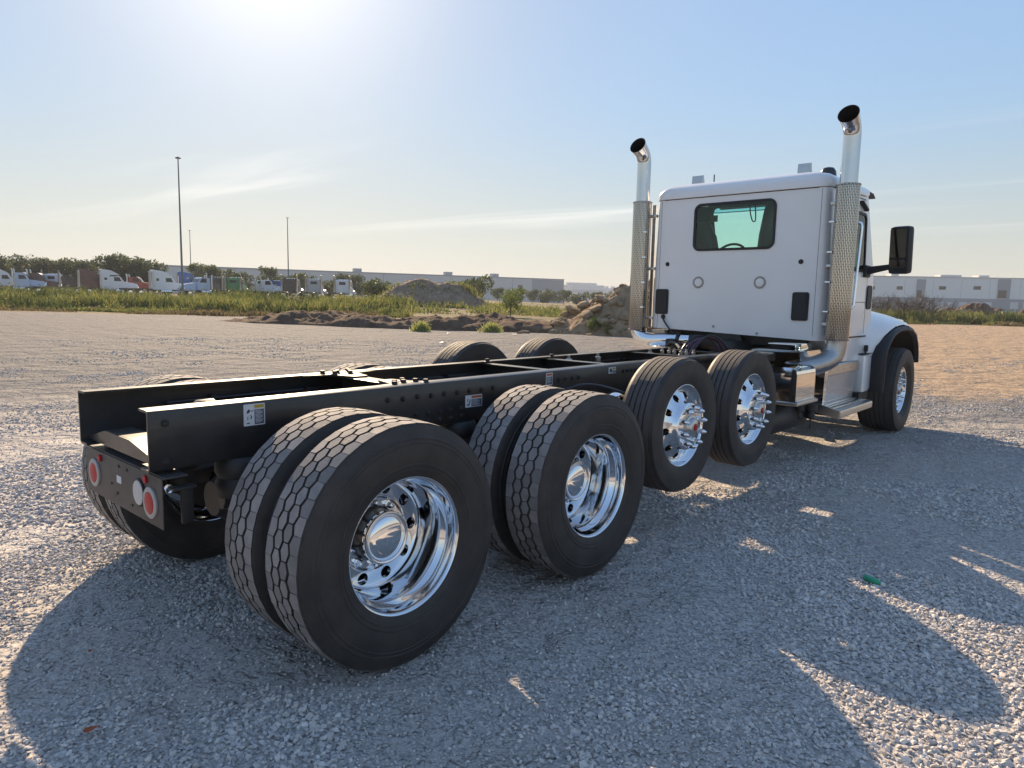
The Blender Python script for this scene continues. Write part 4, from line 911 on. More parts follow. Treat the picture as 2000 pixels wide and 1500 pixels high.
# steps
mb = MB(); mb.prism([(.80, .985), (1.045, .985), (1.062, .972), (1.066, .88), (1.05, .87), (1.05, .96), (.80, .968)], lambda u, v, a: (u, a, v), 5.80, 6.92); mb.build('upper_step', 'brushed', truck, angle=25)
mb = MB()
for k in range(14): mb.lathe([(.008, .0), (.008, .003), (.0004, .003)], c=(.88+.12*(k % 2), 5.86+.078*k, .985), axis='z', n=8)
for k in range(5): mb.lathe([(.007, 0), (.006, .004), (.0004, .005)], c=(1.065, 5.92+.23*k, .92), axis='x', n=8)
mb.build('step_stud', 'chrome', truck)
mb = MB(); mb.prism([(1.050, .875), (1.042, .875), (1.018, .555), (1.028, .555)], lambda u, v, a: (u, a, v), 5.83, 6.88); mb.build('step_riser', 'plate', truck)
mb = MB(); mb.prism([(5.74, .985), (5.83, .985), (5.83, .88), (5.80, .70), (5.78, .55), (5.72, .55), (5.72, .62)], lambda u, v, a: (a, u, v), .80, 1.068); mb.build('step_side_plate', 'chrome', truck)
mb = MB(); mb.prism([(.86, .565), (1.235, .545), (1.262, .535), (1.268, .52), (1.265, .465), (1.25, .455), (1.245, .52), (.86, .545)], lambda u, v, a: (u, a, v), 5.68, 6.83); mb.build('lower_step', 'brushed', truck, angle=25)
mb = MB()
for k in range(5): mb.prism([(.93+.062*k, .566-.0032*k), (.955+.062*k, .5645-.0032*k), (.955+.062*k, .555), (.93+.062*k, .555)], lambda u, v, a: (u, a, v), 5.70, 6.81)
mb.build('step_rib', 'alu', truck)
mb = MB(); mb.prism([(.82, .54), (1.26, .452), (1.26, .535), (.82, .66)], lambda u, v, a: (u, a, v), 5.655, 5.679); mb.build('step_end_cap', 'brushed', truck)
mb = MB(); mb.box((.80, 6.35, .74), (.40, 1.1, .42), bv=.03); mb.build('battery_box', 'black', truck)
mb = MB(); mb.box((1.02, 6.3, .47), (.40, .9, .05), bv=.01); mb.build('step_bracket', 'black_part', truck)
mb = MB(); mb.lathe([(.0005, -.75), (.28, -.75), (.30, -.73), (.30, .73), (.28, .75), (.0005, .75)], c=(-.86, 5.75, .74), axis='y', n=48); mb.build('fuel_tank', 'alu', truck, angle=50)
mb = MB(); mb.box((-.95, 6.9, .5), (.55, .7, .06), bv=.01); mb.box((-.9, 6.9, .9), (.4, .7, .06), bv=.01); mb.build('cab_steps', 'brushed', truck)
# ---- driveline and hoses under the cab
mb = MB(); mb.box((.05, 6.9, 1.12), (.62, 1.5, .62), bv=.12); mb.lathe([(.0005, -.6), (.16, -.6), (.22, -.4), (.30, -.1), (.33, .2), (.33, .4)], c=(.02, 6.1, 1.0), axis='y', n=24); mb.build('gearbox', 'black_part', truck)
mb = MB(); mb.box((0, 5.84, 1.22), (1.7, .06, .13), bv=.02); mb.prism([(-.20, 1.20), (-.15, 1.325), (.10, 1.325), (.16, 1.20)], lambda u, v, a: (u, a, v), 5.70, 5.80); mb.build('cab_support', 'black_part', truck)
for k, (dx, col) in enumerate(((0, 'hose_purple'), (.035, 'hose'), (.07, 'hose_purple'), (-.035, 'hose'), (.10, 'hose'))):
    mb = MB(); mb.tube(smooth_path([(-.12+dx, 4.85, 1.05), (-.10+dx, 4.95, 1.17), (-.02+dx, 5.06, 1.235+.01*k), (.08+dx, 5.15, 1.22), (.13+dx, 5.2, 1.12), (.13+dx, 5.25, 1.02)]), .011, 8); mb.build('air_hose', col, truck)
mb = MB()
for k in range(6): mb.lathe([(.0005, 0), (.02, 0), (.02, .03), (.012, .035), (.012, .06), (.0005, .06)], c=(-.25+.07*k, 4.66+.02*(k % 2), 1.08), axis='z', n=10)
mb.build('air_fitting', 'brushed', truck)
mb = MB(); mb.tube(smooth_path([(-.55, 5.3, 1.13), (-.45, 5.2, 1.17), (-.3, 5.05, 1.16), (-.2, 4.95, 1.12)]), .016, 8); mb.box((-.52, 5.35, 1.15), (.12, .12, .10), bv=.02); mb.build('hose_support', 'plastic', truck)

# ================================================================ SURROUNDINGS
def leaf_cloud(n, lobes, size, seed, shell=.55):
    """n leaf quads spread through ellipsoidal lobes [(x,y,z,rx,ry,rz)]; returns verts, faces"""
    g = np.random.default_rng(seed); w = np.array([l[3]*l[4]+l[5]*l[3] for l in lobes]); w = w/w.sum()
    idx = g.choice(len(lobes), n, p=w); Lb = np.array(lobes)[idx]
    d = g.normal(size=(n, 3)); d /= np.linalg.norm(d, axis=1)[:, None]
    r = (shell+(1-shell)*g.uniform(0, 1, n))*np.where(g.uniform(0, 1, n) < .2, g.uniform(.3, 1.12, n), 1)
    c = Lb[:, :3]+d*Lb[:, 3:]*r[:, None]
    a = g.normal(size=(n, 3)); a /= np.linalg.norm(a, axis=1)[:, None]; b = np.cross(a, g.normal(size=(n, 3))); b /= np.linalg.norm(b, axis=1)[:, None]
    sz = size*g.uniform(.6, 1.4, n)[:, None]
    V = np.stack([c-a*sz, c+b*sz*.5, c+a*sz, c-b*sz*.5], 1).reshape(-1, 3)
    return V, np.arange(n*4).reshape(-1, 4)
def np_mesh(name, V, F, material):
    me = bpy.data.meshes.new(name); me.from_pydata(V.tolist(), [], F.tolist()); me.materials.append(M[material]); me.update(); return me
def make_lobes(g, w, h, z0, k):
    L_ = [(0, 0, z0+h*.48, w*.40, w*.40, h*.46)]
    for i in range(k):
        a = g.uniform(0, 6.28); r = w*.40*g.uniform(.5, 1); z = z0+h*g.uniform(.18, .88)
        q = w*g.uniform(.16, .30); L_.append((r*math.cos(a), r*math.sin(a), z, q, q, q*g.uniform(.7, 1.1)))
    return L_
def trunk_mesh(g, h, r, k=5, spread=.6, lo=.3):
    mb = MB(); mb.tube([(0, 0, -.2), (.02*h*g.uniform(-1, 1), .02*h, h*.4), (.04*h*g.uniform(-1, 1), 0, h*.8)], [r, r*.75, r*.25], 7)
    for i in range(k):
        a = g.uniform(0, 6.28); z = h*g.uniform(lo, .65); l = h*g.uniform(.2, .4)
        mb.tube([(0, 0, z), (l*spread*.5*math.cos(a), l*spread*.5*math.sin(a), z+l*.6), (l*spread*math.cos(a), l*spread*math.sin(a), z+l)], [r*.5, r*.3, r*.1], 5)
    return mb.mesh('trunk', ['bark'])
TREE = {}
for i, (w, h, n, leaf, k, sz) in enumerate(((8.5, 7.6, 5200, 'leaf_dark', 13, .25), (7.0, 8.2, 4800, 'leaf_dark', 12, .24), (10., 7.0, 5600, 'leaf_dark', 14, .25), (5.4, 5.8, 2600, 'leaf_mid', 10, .21), (4.2, 6.2, 2000, 'leaf_mid', 10, .19), (4.4, 3.6, 2400, 'leaf_mid', 9, .17), (2.6, 2.8, 1900, 'leaf_bright', 8, .075))):
    g = random.Random(40+i); V, F = leaf_cloud(n, make_lobes(g, w, h*.85, h*.16, k), sz, 90+i)
    TREE[i] = (np_mesh('crown', V, F, leaf), trunk_mesh(g, h*.9, .03*h*.6))
def ghz(v): return float(ground_h(np.array([v.x]), np.array([v.y]))[0])
def tree(kind, u, depth, scale, label, cat='tree', name='tree', group=None, zs=1.):
    p = at(u, depth); p.z = ghz(p)-.05
    t = tag(empty(name, p, rnd.uniform(0, 6.28)), label, cat, group); t.scale = (scale*1.05, scale*1.05, scale*zs*.97)
    link('crown', TREE[kind][0], t); link('trunk', TREE[kind][1], t); return t
gt_ = 'trees in the dark treeline behind the parked trucks'
for i, (u, dp, k, s, lb) in enumerate(((-28, 128, 0, .95, 'dark tree cut by the left edge of the view behind the parked trucks'), (14, 132, 2, .92, 'broad dark tree behind the leftmost parked truck'), (60, 127, 1, .9, 'rounded dark tree behind the maroon truck near the left edge'),
        (104, 134, 2, .93, 'broad low dark tree behind the white chassis cab'), (150, 130, 0, .86, 'dark tree behind the tail of the long maroon truck'), (192, 133, 2, .9, 'wide dark tree rising above the long maroon truck'),
        (232, 126, 1, .98, 'tallest dark tree of the left treeline, above the white sleeper trucks'), (268, 129, 0, .90, 'dark tree at the right end of the dense left treeline'), (292, 131, 1, .80, 'small dark tree ending the left treeline beside the white sleeper'))):
    tree(k, u, dp, s, lb, group=gt_)
gs_ = 'loose green trees in front of the long grey warehouse'
for u, dp, k, s, lb in ((384, 158, 4, 1.25, 'thin airy tree just right of the tall dark mast'), (424, 150, 3, 1.12, 'green tree behind the black truck left of the green truck'), (470, 160, 3, .95, 'low green tree behind the bright green truck'),
        (520, 150, 4, 1.12, 'pointed green tree left of the second light mast'), (552, 166, 3, .9, 'small green tree behind the blue truck under the second mast'), (590, 170, 3, 1.02, 'green tree between the black and grey day cabs'),
        (634, 158, 2, .62, 'rounded green tree behind the grey day cab'), (676, 150, 0, .72, 'dense green tree behind the rightmost white day cab'), (712, 160, 2, .60, 'dense green tree just right of the rightmost white day cab')):
    tree(k, u, dp, s, lb, group=gs_)
for u, dp, k, s, lb in ((22, 68, 5, .42, 'leafy shrub rising from the weeds at far left'), (208, 66, 5, .45, 'leafy shrub in the weeds below the white and maroon trucks'), (296, 64, 5, .40, 'dark leafy shrub in the weeds in front of the large white sleeper'), (118, 70, 5, .36, 'low shrub in the weeds below the black truck'), (742, 66, 5, .45, 'shrub at the right end of the weed band beside the mound'), (735, 92, 5, .85, 'shrub growing on the left flank of the dirt mound'), (885, 112, 5, 1.0, 'left of the two large round shrubs behind the dirt mound'), (925, 118, 5, 1.25, 'right of the two large round shrubs behind the dirt mound')):
    tree(k, u, dp, s, lb, 'shrub', 'shrub')
gr_ = 'low green trees in the far row below the warehouse'
for i, (u, dp, s) in enumerate(((968, 190, 1.1), (1003, 196, 1.2), (1036, 200, 1.15), (1066, 195, 1.2), (1098, 200, 1.25), (1128, 192, 1.1), (1160, 200, 1.15), (1192, 205, 1.2), (1224, 200, 1.2))):
    tree(5 if i % 2 else 3, u, dp, s*(1 if i % 2 else .62), 'low green tree in the far row, %s from its left end' % ('first second third fourth fifth sixth seventh eighth ninth'.split()[i]), group=gr_)
tree(6, 994, 58, .92, 'bright green leafy bush standing alone right of the dirt mound', 'bush', 'bush')
tree(6, 1160, 33.6, .30, 'small bright yellow-green bush on the foot of the rock pile', 'bush', 'bush', zs=1.2)
tree(6, 1187, 33.2, .20, 'smallest bright green sprig among the rocks of the rock pile', 'bush', 'bush', zs=1.2)

# ---- weeds and grass
def weeds(name, label, region, n, hfun, material, seed, wd=.045, leafy=2):
    """tapered blades and leaves; region(g,n) -> x,y"""
    g = np.random.default_rng(seed); x, y = region(g, n); n = len(x)
    z = ground_h(x, y)-.03; h = hfun(x, y, g); a = g.uniform(0, 6.28, n); lean = g.normal(0, .28, (n, 2))*h[:, None]
    ex, ey = np.cos(a)*wd*g.uniform(.5, 1.5, n), np.sin(a)*wd*g.uniform(.5, 1.5, n)
    b0 = np.stack([x-ex*.5, y-ey*.5, z], 1); b1 = np.stack([x+ex*.5, y+ey*.5, z], 1)
    m0 = np.stack([x-ex+lean[:, 0]*.5, y-ey+lean[:, 1]*.5, z+h*.55], 1); m1 = np.stack([x+ex+lean[:, 0]*.5, y+ey+lean[:, 1]*.5, z+h*.5], 1)
    t = np.stack([x+lean[:, 0], y+lean[:, 1], z+h], 1)
    V = np.stack([b0, b1, m1, m0, t], 1).reshape(-1, 3); k = np.arange(n)*5
    F = [list(q) for q in np.stack([k, k+1, k+2, k+3], 1)]+[list(q) for q in np.stack([k+3, k+2, k+4], 1)]
    if leafy:
        q = g.integers(0, n, n*leafy); t_ = g.uniform(.15, 1.05, len(q)); c_ = np.stack([x[q]+lean[q, 0]*t_, y[q]+lean[q, 1]*t_, z[q]+h[q]*t_], 1)+g.normal(0, .10, (len(q), 3))*np.minimum(1, h[q])[:, None]
        a_ = g.normal(size=(len(q), 3)); a_ /= np.linalg.norm(a_, axis=1)[:, None]; b_ = np.cross(a_, g.normal(size=(len(q), 3))); b_ /= np.linalg.norm(b_, axis=1)[:, None]
        sz = (wd*1.5*g.uniform(.5, 1.4, len(q)))[:, None]; o_ = len(V)
        V = np.vstack([V, np.stack([c_-a_*sz, c_+b_*sz*.5, c_+a_*sz, c_-b_*sz*.5], 1).reshape(-1, 3)]); k = o_+np.arange(len(q))*4
        F += [list(w_) for w_ in np.stack([k, k+1, k+2, k+3], 1)]
    me = bpy.data.meshes.new(name); me.from_pydata(V.tolist(), [], F); me.materials.append(M[material]); me.update()
    return tag(link(name, me), label, 'weeds', kind='stuff')
def strip(u0, u1, d0, d1, thr=0.):
    def f(g, n):
        u = g.uniform(u0, u1, n); dp = g.uniform(d0, d1, n); k = (u-1000)/1377*dp
        x = CAM.x+fh.x*dp+rh.x*k; y = CAM.y+fh.y*dp+rh.y*k
        if thr:
            q = fbm(x*.35, y*.35, 3, 61) > thr; x, y = x[q], y[q]
        return x, y
    return f
def hclump(lo, hi, sc_=.25, seed=3): return lambda x, y, g: (lo+(hi-lo)*sstep(.35, .72, fbm(x*sc_, y*sc_, 3, seed)))*g.uniform(.55, 1.15, len(x))
weeds('weeds', 'band of tall yellow-green weeds in front of the parked trucks', strip(-60, 800, 52, 70), 34000, hclump(.30, 1.5, .30), 'weed', 5, .040)
weeds('green_weeds', 'darker green broadleaf weeds scattered through the weed band on the left', strip(-60, 790, 53, 69, .55), 16000, hclump(.3, 1.75, .18, 33), 'leaf_mid', 51, .05, 3)
weeds('green_weeds', 'darker green broadleaf weeds under the bare bushes on the right', strip(1640, 2100, 69, 78, .52), 9000, hclump(.3, 1.5, .22, 35), 'leaf_mid', 52, .05, 3)
weeds('dry_grass', 'low dry grass along the front edge of the weed band', strip(-60, 740, 49, 56, .42), 14000, hclump(.12, .5, .4, 9), 'weed_dry', 6, .035)
weeds('weeds', 'green weeds between the dirt mound and the rock pile', strip(700, 1260, 62, 95, .46), 11000, hclump(.15, .8, .25, 12), 'weed', 7, .055)
weeds('weeds', 'weeds along the far edge of the yard under the bare bushes on the right', strip(1640, 2100, 68, 79, .36), 14000, hclump(.25, 1.35, .3, 15), 'weed', 8, .045)
weeds('dry_grass', 'dry yellow grass tufts at the yard edge on the right', strip(1640, 2100, 66, 70, .50), 3500, hclump(.1, .45, .5, 18), 'weed_dry', 9, .05)
def tuft(u, dp, r, h, label, seed):
    c = at(u, dp); g = np.random.default_rng(seed)
    o = weeds('grass_tuft', label, lambda g_, n: (c.x+g_.normal(0, r*.45, n), c.y+g_.normal(0, r*.45, n)), 420, lambda x, y, g_: h*(1-.45*np.clip(np.hypot(x-c.x, y-c.y)/r, 0, 1.6))*g_.uniform(.6, 1.1, len(x)), 'tuft', seed, .022)
    del o['kind']; o['category'] = 'grass tuft'
tuft(819, 34.6, .42, .62, 'pale yellow-green grass tuft at the left on the dark soil berm', 71); tuft(957, 34.8, .45, .60, 'pale yellow-green grass tuft at the right, nearer the rock pile', 72)

# ---- bare bushes on the right
def bare_bush(seed, h, w):
    g = random.Random(seed); mb = MB()
    def grow(p, d, l, r, lv):
        q = p+d*l*.5+Vector((g.gauss(0, .06), g.gauss(0, .06), .04))*l; e = q+(d+Vector((g.gauss(0, .25), g.gauss(0, .25), .1))).normalized()*l*.5
        mb.tube([p, q, e], [r, r*.8, r*.55], 3 if lv else 5, cap=False)
        if lv < 3:
            for _ in range(g.randint(2, 4)):
                nd = (d+Vector((g.gauss(0, .55), g.gauss(0, .55), g.gauss(.05, .3)))).normalized()
                grow(p.lerp(e, g.uniform(.45, 1)), nd, l*g.uniform(.5, .75), r*.55, lv+1)
    for _ in range(13):
        a = g.uniform(0, 6.28); grow(Vector((g.gauss(0, .1), g.gauss(0, .1), -.1)), Vector((math.cos(a)*w, math.sin(a)*w, 1)).normalized(), h*.42, .055, 0)
    return mb.mesh('branches', ['twig'], fix=False)
BB = [bare_bush(3, 3.6, .8), bare_bush(9, 3.3, 1.1)]
gb_ = 'bare brown bushes in front of the white warehouse'
for i, (u, s, k, dp, lb) in enumerate(((1668, .95, 0, 74, 'bare brown bush half hidden behind the truck hood'), (1706, .95, 1, 73, 'bare brown bush just right of the truck hood'), (1738, 1.0, 0, 75, 'bare bush left of the grey wall pier'), (1772, 1.08, 1, 74, 'bare bush in front of the first grey wall pier'), (1803, 1.05, 0, 75, 'tall bare bush right of the first grey wall pier'), (1832, .85, 1, 76, 'rightmost low bare bush beside the debris heap'))):
    p = at(u, dp); o = link('bare_bush', BB[k], None, (p.x, p.y, ghz(p)), (0, 0, rnd.uniform(0, 6)), (s*1.25, s*1.25, s*1.15)); tag(o, lb, 'bush', gb_)

# ---- heaps: heightfield mounds standing on the ground
def heap(name, label, u, dp, rx, ry, h, material, seed, rough=.25, fn=None, cat='dirt heap', kind=None, res=64, sink=.25, resy=None):
    c = at(u, dp); bz = ghz(c)
    resy = resy or res; A, B = np.meshgrid(np.linspace(-1.15, 1.15, res), np.linspace(-1.15, 1.15, resy))
    prof = fn(A, B) if fn else np.clip(1-(A**2+B**2), 0, 1)**.8
    wx, wy = A*rx, B*ry
    nz_ = fbm(wx*.7+seed, wy*.7, 5, seed)-.5; n2 = fbm(wx*2.2+seed, wy*2.2, 5, seed+5)-.5
    Z = h*prof*(1+rough*2.2*nz_)+rough*(nz_*.7+n2*1.1)*np.sqrt(np.clip(prof, 0, 1))*min(1.4, h)-sink*(1-np.clip(prof*6, 0, 1))
    X = wx*rh.x+wy*fh.x; Y = wx*rh.y+wy*fh.y
    V = np.stack([X, Y, Z], -1).reshape(-1, 3); i, k = np.meshgrid(np.arange(resy-1), np.arange(res-1), indexing='ij')
    F = np.stack([i*res+k, i*res+k+1, (i+1)*res+k+1, (i+1)*res+k], -1).reshape(-1, 4)
    me = np_mesh(name, V, F, material); me.polygons.foreach_set('use_smooth', [True]*len(me.polygons))
    o = link(name, me, None, (c.x, c.y, bz)); tag(o, label, None if kind else cat, kind=kind)
    return o, Z, (rx, ry, res)
def soil(name, c1, c2, c3):
    mt, N, L, b = new_mat(name); t = N.new('ShaderNodeTexCoord')
    def nz_(s, d=8):
        n = N.new('ShaderNodeTexNoise'); n.inputs['Scale'].default_value = s; n.inputs['Detail'].default_value = d; n.inputs['Roughness'].default_value = .7; L.new(t.outputs['Object'], n.inputs['Vector']); return n.outputs[0]
    cr = N.new('ShaderNodeValToRGB'); e = cr.color_ramp.elements; e[0].position = .3; e[1].position = .72; e[0].color = (*c1, 1); e[1].color = (*c3, 1); k = e.new(.5); k.color = (*c2, 1)
    L.new(nz_(1.7), cr.inputs[0]); L.new(cr.outputs[0], b.inputs['Base Color']); b.inputs['Roughness'].default_value = .95; b.inputs['Specular IOR Level'].default_value = .15
    bp = N.new('ShaderNodeBump'); bp.inputs['Strength'].default_value = 1; bp.inputs['Distance'].default_value = .25; L.new(nz_(3.5), bp.inputs['Height']); L.new(bp.outputs[0], b.inputs['Normal'])
    return mt
M['soil_dark'] = soil('dark_soil', (.085, .052, .036), (.145, .095, .066), (.24, .165, .115))
M['soil_tan'] = soil('tan_soil', (.22, .15, .092), (.36, .255, .16), (.50, .37, .245))
M['soil_grey'] = soil('grey_soil', (.17, .12, .083), (.28, .205, .145), (.40, .30, .215))
M['rock'] = soil('tan_rock', (.30, .21, .13), (.46, .34, .22), (.60, .47, .33))
heap('dirt_mound', 'tall grey-brown dirt mound with weeds on its crest left of the bright bush', 838, 80, 6.6, 5, 2.9, 'soil_grey', 4, .22, lambda A, B: np.clip(1-(np.abs(A)**1.7+B**2), 0, 1)**.75*(1-.22*np.exp(-((A-.12)/.2)**2)), res=72)
def on_mound(g, n):
    a = g.normal(0, .5, n); b = g.normal(.1, .35, n); c = at(838, 80); return c.x+a*6*rh.x+b*4.5*fh.x, c.y+a*6*rh.y+b*4.5*fh.y
def mound_h(x, y):
    c = at(838, 80); A = ((x-c.x)*rh.x+(y-c.y)*rh.y)/6.6; B = ((x-c.x)*fh.x+(y-c.y)*fh.y)/5
    return 2.9*np.clip(1-(np.abs(A)**1.7+B**2), 0, 1)**.75*(1-.22*np.exp(-((A-.12)/.2)**2))*.92
_gh = ground_h
ground_h = lambda x, y: _gh(x, y)+mound_h(x, y)
weeds('weeds', 'yellow-green weeds growing over the crest of the dirt mound', lambda g, n: tuple(q[:] for q in (lambda x, y: (x[fbm(x*.5, y*.5, 3, 44) > .5], y[fbm(x*.5, y*.5, 3, 44) > .5]))(*on_mound(g, n))), 3600, hclump(.3, 1.0, .4, 22), 'weed', 31, .045)
ground_h = _gh
heap('soil_berm', 'low dark brown soil berm along the far edge of the gravel', 770, 38.5, 10.5, 2.2, .62, 'soil_dark', 9, .55, lambda A, B: np.clip(1-(np.abs(A)**5+np.abs(B)**2), 0, 1)**.7*(.55+.45*sstep(-1, -.3, A)), kind='structure', res=230, resy=56, sink=.12)
heap('soil_berm', 'low dark soil berm running right to the foot of the rock pile', 1090, 37, 4.6, 1.8, .42, 'soil_dark', 13, .6, lambda A, B: np.clip(1-(np.abs(A)**3+np.abs(B)**2), 0, 1)**.7, kind='structure', res=110, resy=50, sink=.12)
rp, Zr, (rrx, rry, rres) = heap('rock_pile', 'tan pile of broken rock and dirt behind the left exhaust stack', 1262, 36, 5.3, 3.6, 2.35, 'soil_tan', 6, .48, lambda A, B: np.clip(1-np.abs(A)**1.4-B**2, 0, 1)**.85, 'rock pile', res=120)
def rock_mesh(seed):
    import bmesh
    g = random.Random(seed); bm = bmesh.new(); bmesh.ops.create_icosphere(bm, subdivisions=2, radius=1)
    ax = Vector((g.uniform(.7, 1.2), g.uniform(.7, 1.2), g.uniform(.5, .8)))
    pl = [(Vector((g.gauss(0, 1), g.gauss(0, 1), g.gauss(0, 1))).normalized(), g.uniform(.55, .85)) for _ in range(9)]
    for v in bm.verts:
        for nrm, dd in pl:
            k = v.co.dot(nrm)
            if k > dd: v.co -= nrm*(k-dd)
        v.co = Vector((v.co.x*ax.x, v.co.y*ax.y, v.co.z*ax.z))*g.uniform(.95, 1.05)
    me = bpy.data.meshes.new('rock'); bm.to_mesh(me); bm.free(); me.materials.append(M['rock']); return me
RK = [rock_mesh(k) for k in range(6)]
g = random.Random(5)
for k in range(250):
    A, B = g.uniform(-.98, .45), g.uniform(-.98, .2)
    i_, j_ = min(rres-1, max(0, int((B+1.15)/2.3*(rres-1)))), min(rres-1, max(0, int((A+1.15)/2.3*(rres-1))))
    z = Zr[i_, j_]
    if z < -.1: continue
    s = g.choice((.10, .13, .16, .2, .28, .38)) if k > 10 else g.uniform(.35, .55)
    link('rock', RK[k % 6], rp, (A*rrx*rh.x+B*rry*fh.x, A*rrx*rh.y+B*rry*fh.y, z+s*.15), (g.uniform(-.4, .4), g.uniform(-.4, .4), g.uniform(0, 6)), (s, s, s))
heap('debris_heap', 'brown heap of soil and rubble in front of the white warehouse', 1905, 88, 4.6, 3, 2.0, 'soil_dark', 21, .4, cat='debris heap')
heap('debris_heap', 'smaller brown rubble heap at the right edge behind the tan crate', 2003, 90, 2.4, 2, 1.5, 'soil_dark', 25, .4, cat='debris heap')
heap('debris_heap', 'low pale rubble heap between the bare bushes and the brown heap', 1856, 86, 2.6, 2, 1.35, 'soil_tan', 27, .45, cat='debris heap')
p = at(1966, 85); cr_ = tag(empty('crate', (p.x, p.y, ghz(p)), .4), 'tan wooden crate with a pale lid beside the brown debris heap', 'crate')
mb = MB(); mb.box((0, 0, .6), (1.3, 1.1, 1.2), bv=.02); mb.build('crate_body', 'tan_board', cr_); mb = MB(); mb.box((0, 0, 1.24), (1.4, 1.2, .08), bv=.01); mb.build('lid', 'litter', cr_)
for i, (u, dp, s, lb) in enumerate(((1162, 34.2, .20, 'dark stone lying left of the rock pile foot'), (1012, 33.6, .13, 'small dark stone on the soil right of the right grass tuft'), (1150, 33.2, .16, 'second dark stone at the rock pile foot'))):
    p = at(u-140 if i == 0 else u, dp); tag(link('stone', RK[i], None, (p.x, p.y, ghz(p)+.04), (0, 0, i), (s*1.4, s, s)), lb, 'stone')
for u, dp, lb in ((868, 32.5, 'scrap of white paper below the left grass tuft'), (996, 31.8, 'crumpled white paper scraps right of the right grass tuft'), (855, 24.5, 'white scrap lying on the gravel left of the raised left wheels')):
    p = at(u, dp); mb = MB(); gg = random.Random(u); mb.grid([[(p.x+.07*i+gg.uniform(-.02, .02), p.y+.06*j+gg.uniform(-.02, .02), ghz(p)+.02+gg.uniform(0, .05)) for i in range(4)] for j in range(4)]); tag(mb.build('paper_scrap', 'litter', None, loc=(p.x, p.y, ghz(p))), lb, 'litter')

# ---- light masts
def mast(u, dp, h, r, label):
    p = at(u, dp); z = ghz(p); t = tag(empty('light_mast', (p.x, p.y, z)), label, 'light mast')
    mb = MB(); mb.tube([(0, 0, -.3), (0, 0, h*.5), (0, 0, h)], [r, r*.72, r*.45], 10); mb.build('pole', 'galv', t)
    mb = MB(); mb.lathe([(.0005, h+.15), (.16, h+.12), (.18, h+.02), (.14, h-.05), (.0005, h-.05)], axis='z', n=14); mb.build('lamp_ring', 'galv', t)
    for k in range(4):
        a = k*math.pi/2+.3; mb = MB(); mb.box((.26*math.cos(a), .26*math.sin(a), h-.02), (.2, .2, .12), bv=.03); mb.build('lamp_head', 'galv', t)
mast(353.5, 90, 17.3, .15, 'tall dark light mast, nearest and tallest of the three'); mast(371, 205, 18.3, .17, 'faint distant light mast just right of the tallest one'); mast(560.5, 165, 18.2, .17, 'slim light mast standing behind the blue parked truck')

# ---- buildings
def building_axes(a, b):
    d = Vector((b.x-a.x, b.y-a.y, 0)); L_ = d.length; d.normalize(); n_ = Vector((d.y, -d.x, 0))
    if n_.dot(Vector((CAM.x-a.x, CAM.y-a.y, 0))) < 0: n_ = -n_
    return d, n_, L_
def slab(mb, a, d, n_, s0, s1, z0, z1, o0, o1):
    P = [a+d*s+n_*o for s, o in ((s0, o0), (s1, o0), (s1, o1), (s0, o1))]
    mb.add([(p.x, p.y, z0) for p in P]+[(p.x, p.y, z1) for p in P], [(0, 1, 2, 3), (4, 7, 6, 5), (0, 4, 5, 1), (1, 5, 6, 2), (2, 6, 7, 3), (3, 7, 4, 0)]); return mb
# long warehouse on the left
a, b = at(-180, 214), at(1097, 316); d, n_, L_ = building_axes(a, b)
wh = tag(empty('warehouse', (a.x, a.y, .5)), 'long low grey warehouse stretching behind the parked trucks and dirt mound', 'warehouse')
def wpart(nm, mtl, *args, par=None, root=None):
    root = root or wh; o = slab(MB(), *args).build(nm, mtl, root); o.location = -Vector(root.location); 
    if par: o.parent = par; o.location = (0, 0, 0)
    return o
ZT = 10.3
wall_l = wpart('wall', 'concrete', a, d, n_, 0, L_, -.5, ZT, -90, 0)
k = 0; s_ = 5.
while s_ < L_-4:
    wpart('panel_joint', 'concrete_grey', a, d, n_, s_, s_+.18, .5, ZT-.2, 0, .03); s_ += 14.2
wpart('roof_cap', 'concrete_grey', a, d, n_, -.1, L_+.1, ZT+.003, ZT+.45, -90, .12)
for u_ in (.62, .70, .735, .745, .81, .90): wpart('window', 'dark_glass', a, d, n_, L_*u_, L_*u_+2.2, 6.2, 7.6, -.1, .06)
for u_ in (.60, .77, .865): wpart('roof_unit', 'concrete_grey', a, d, n_, L_*u_, L_*u_+3, ZT+.46, ZT+2.1, -12, -9)
wpart('grey_end_bay', 'concrete_grey', a, d, n_, L_-16, L_-.05, 0, ZT-.15, 0, .05)
# far bluish roofs between warehouse and truck
for i, (u0, u1, dp, h, lb) in enumerate(((1112, 1176, 620, 15, 'pale far distribution building just right of the long warehouse'), (1168, 1262, 700, 14, 'pale far building low on the horizon left of the truck cab'))):
    a2, b2 = at(u0, dp), at(u1, dp*1.02); d2, n2_, L2 = building_axes(a2, b2)
    fb = tag(empty('far_building', (a2.x, a2.y, .5)), lb, 'building')
    wpart('wall', 'concrete_white', a2, d2, n2_, 0, L2, -1, h, -60, 0, root=fb)
    wpart('band', 'concrete', a2, d2, n2_, .5, L2-.5, h*.55, h*.72, 0, .2, root=fb)
    for q in range(7): wpart('roof_unit', 'concrete', a2, d2, n2_, L2*(.06+.13*q), L2*(.06+.13*q)+3.5, h+.01, h+2.2, -15, -11, root=fb)
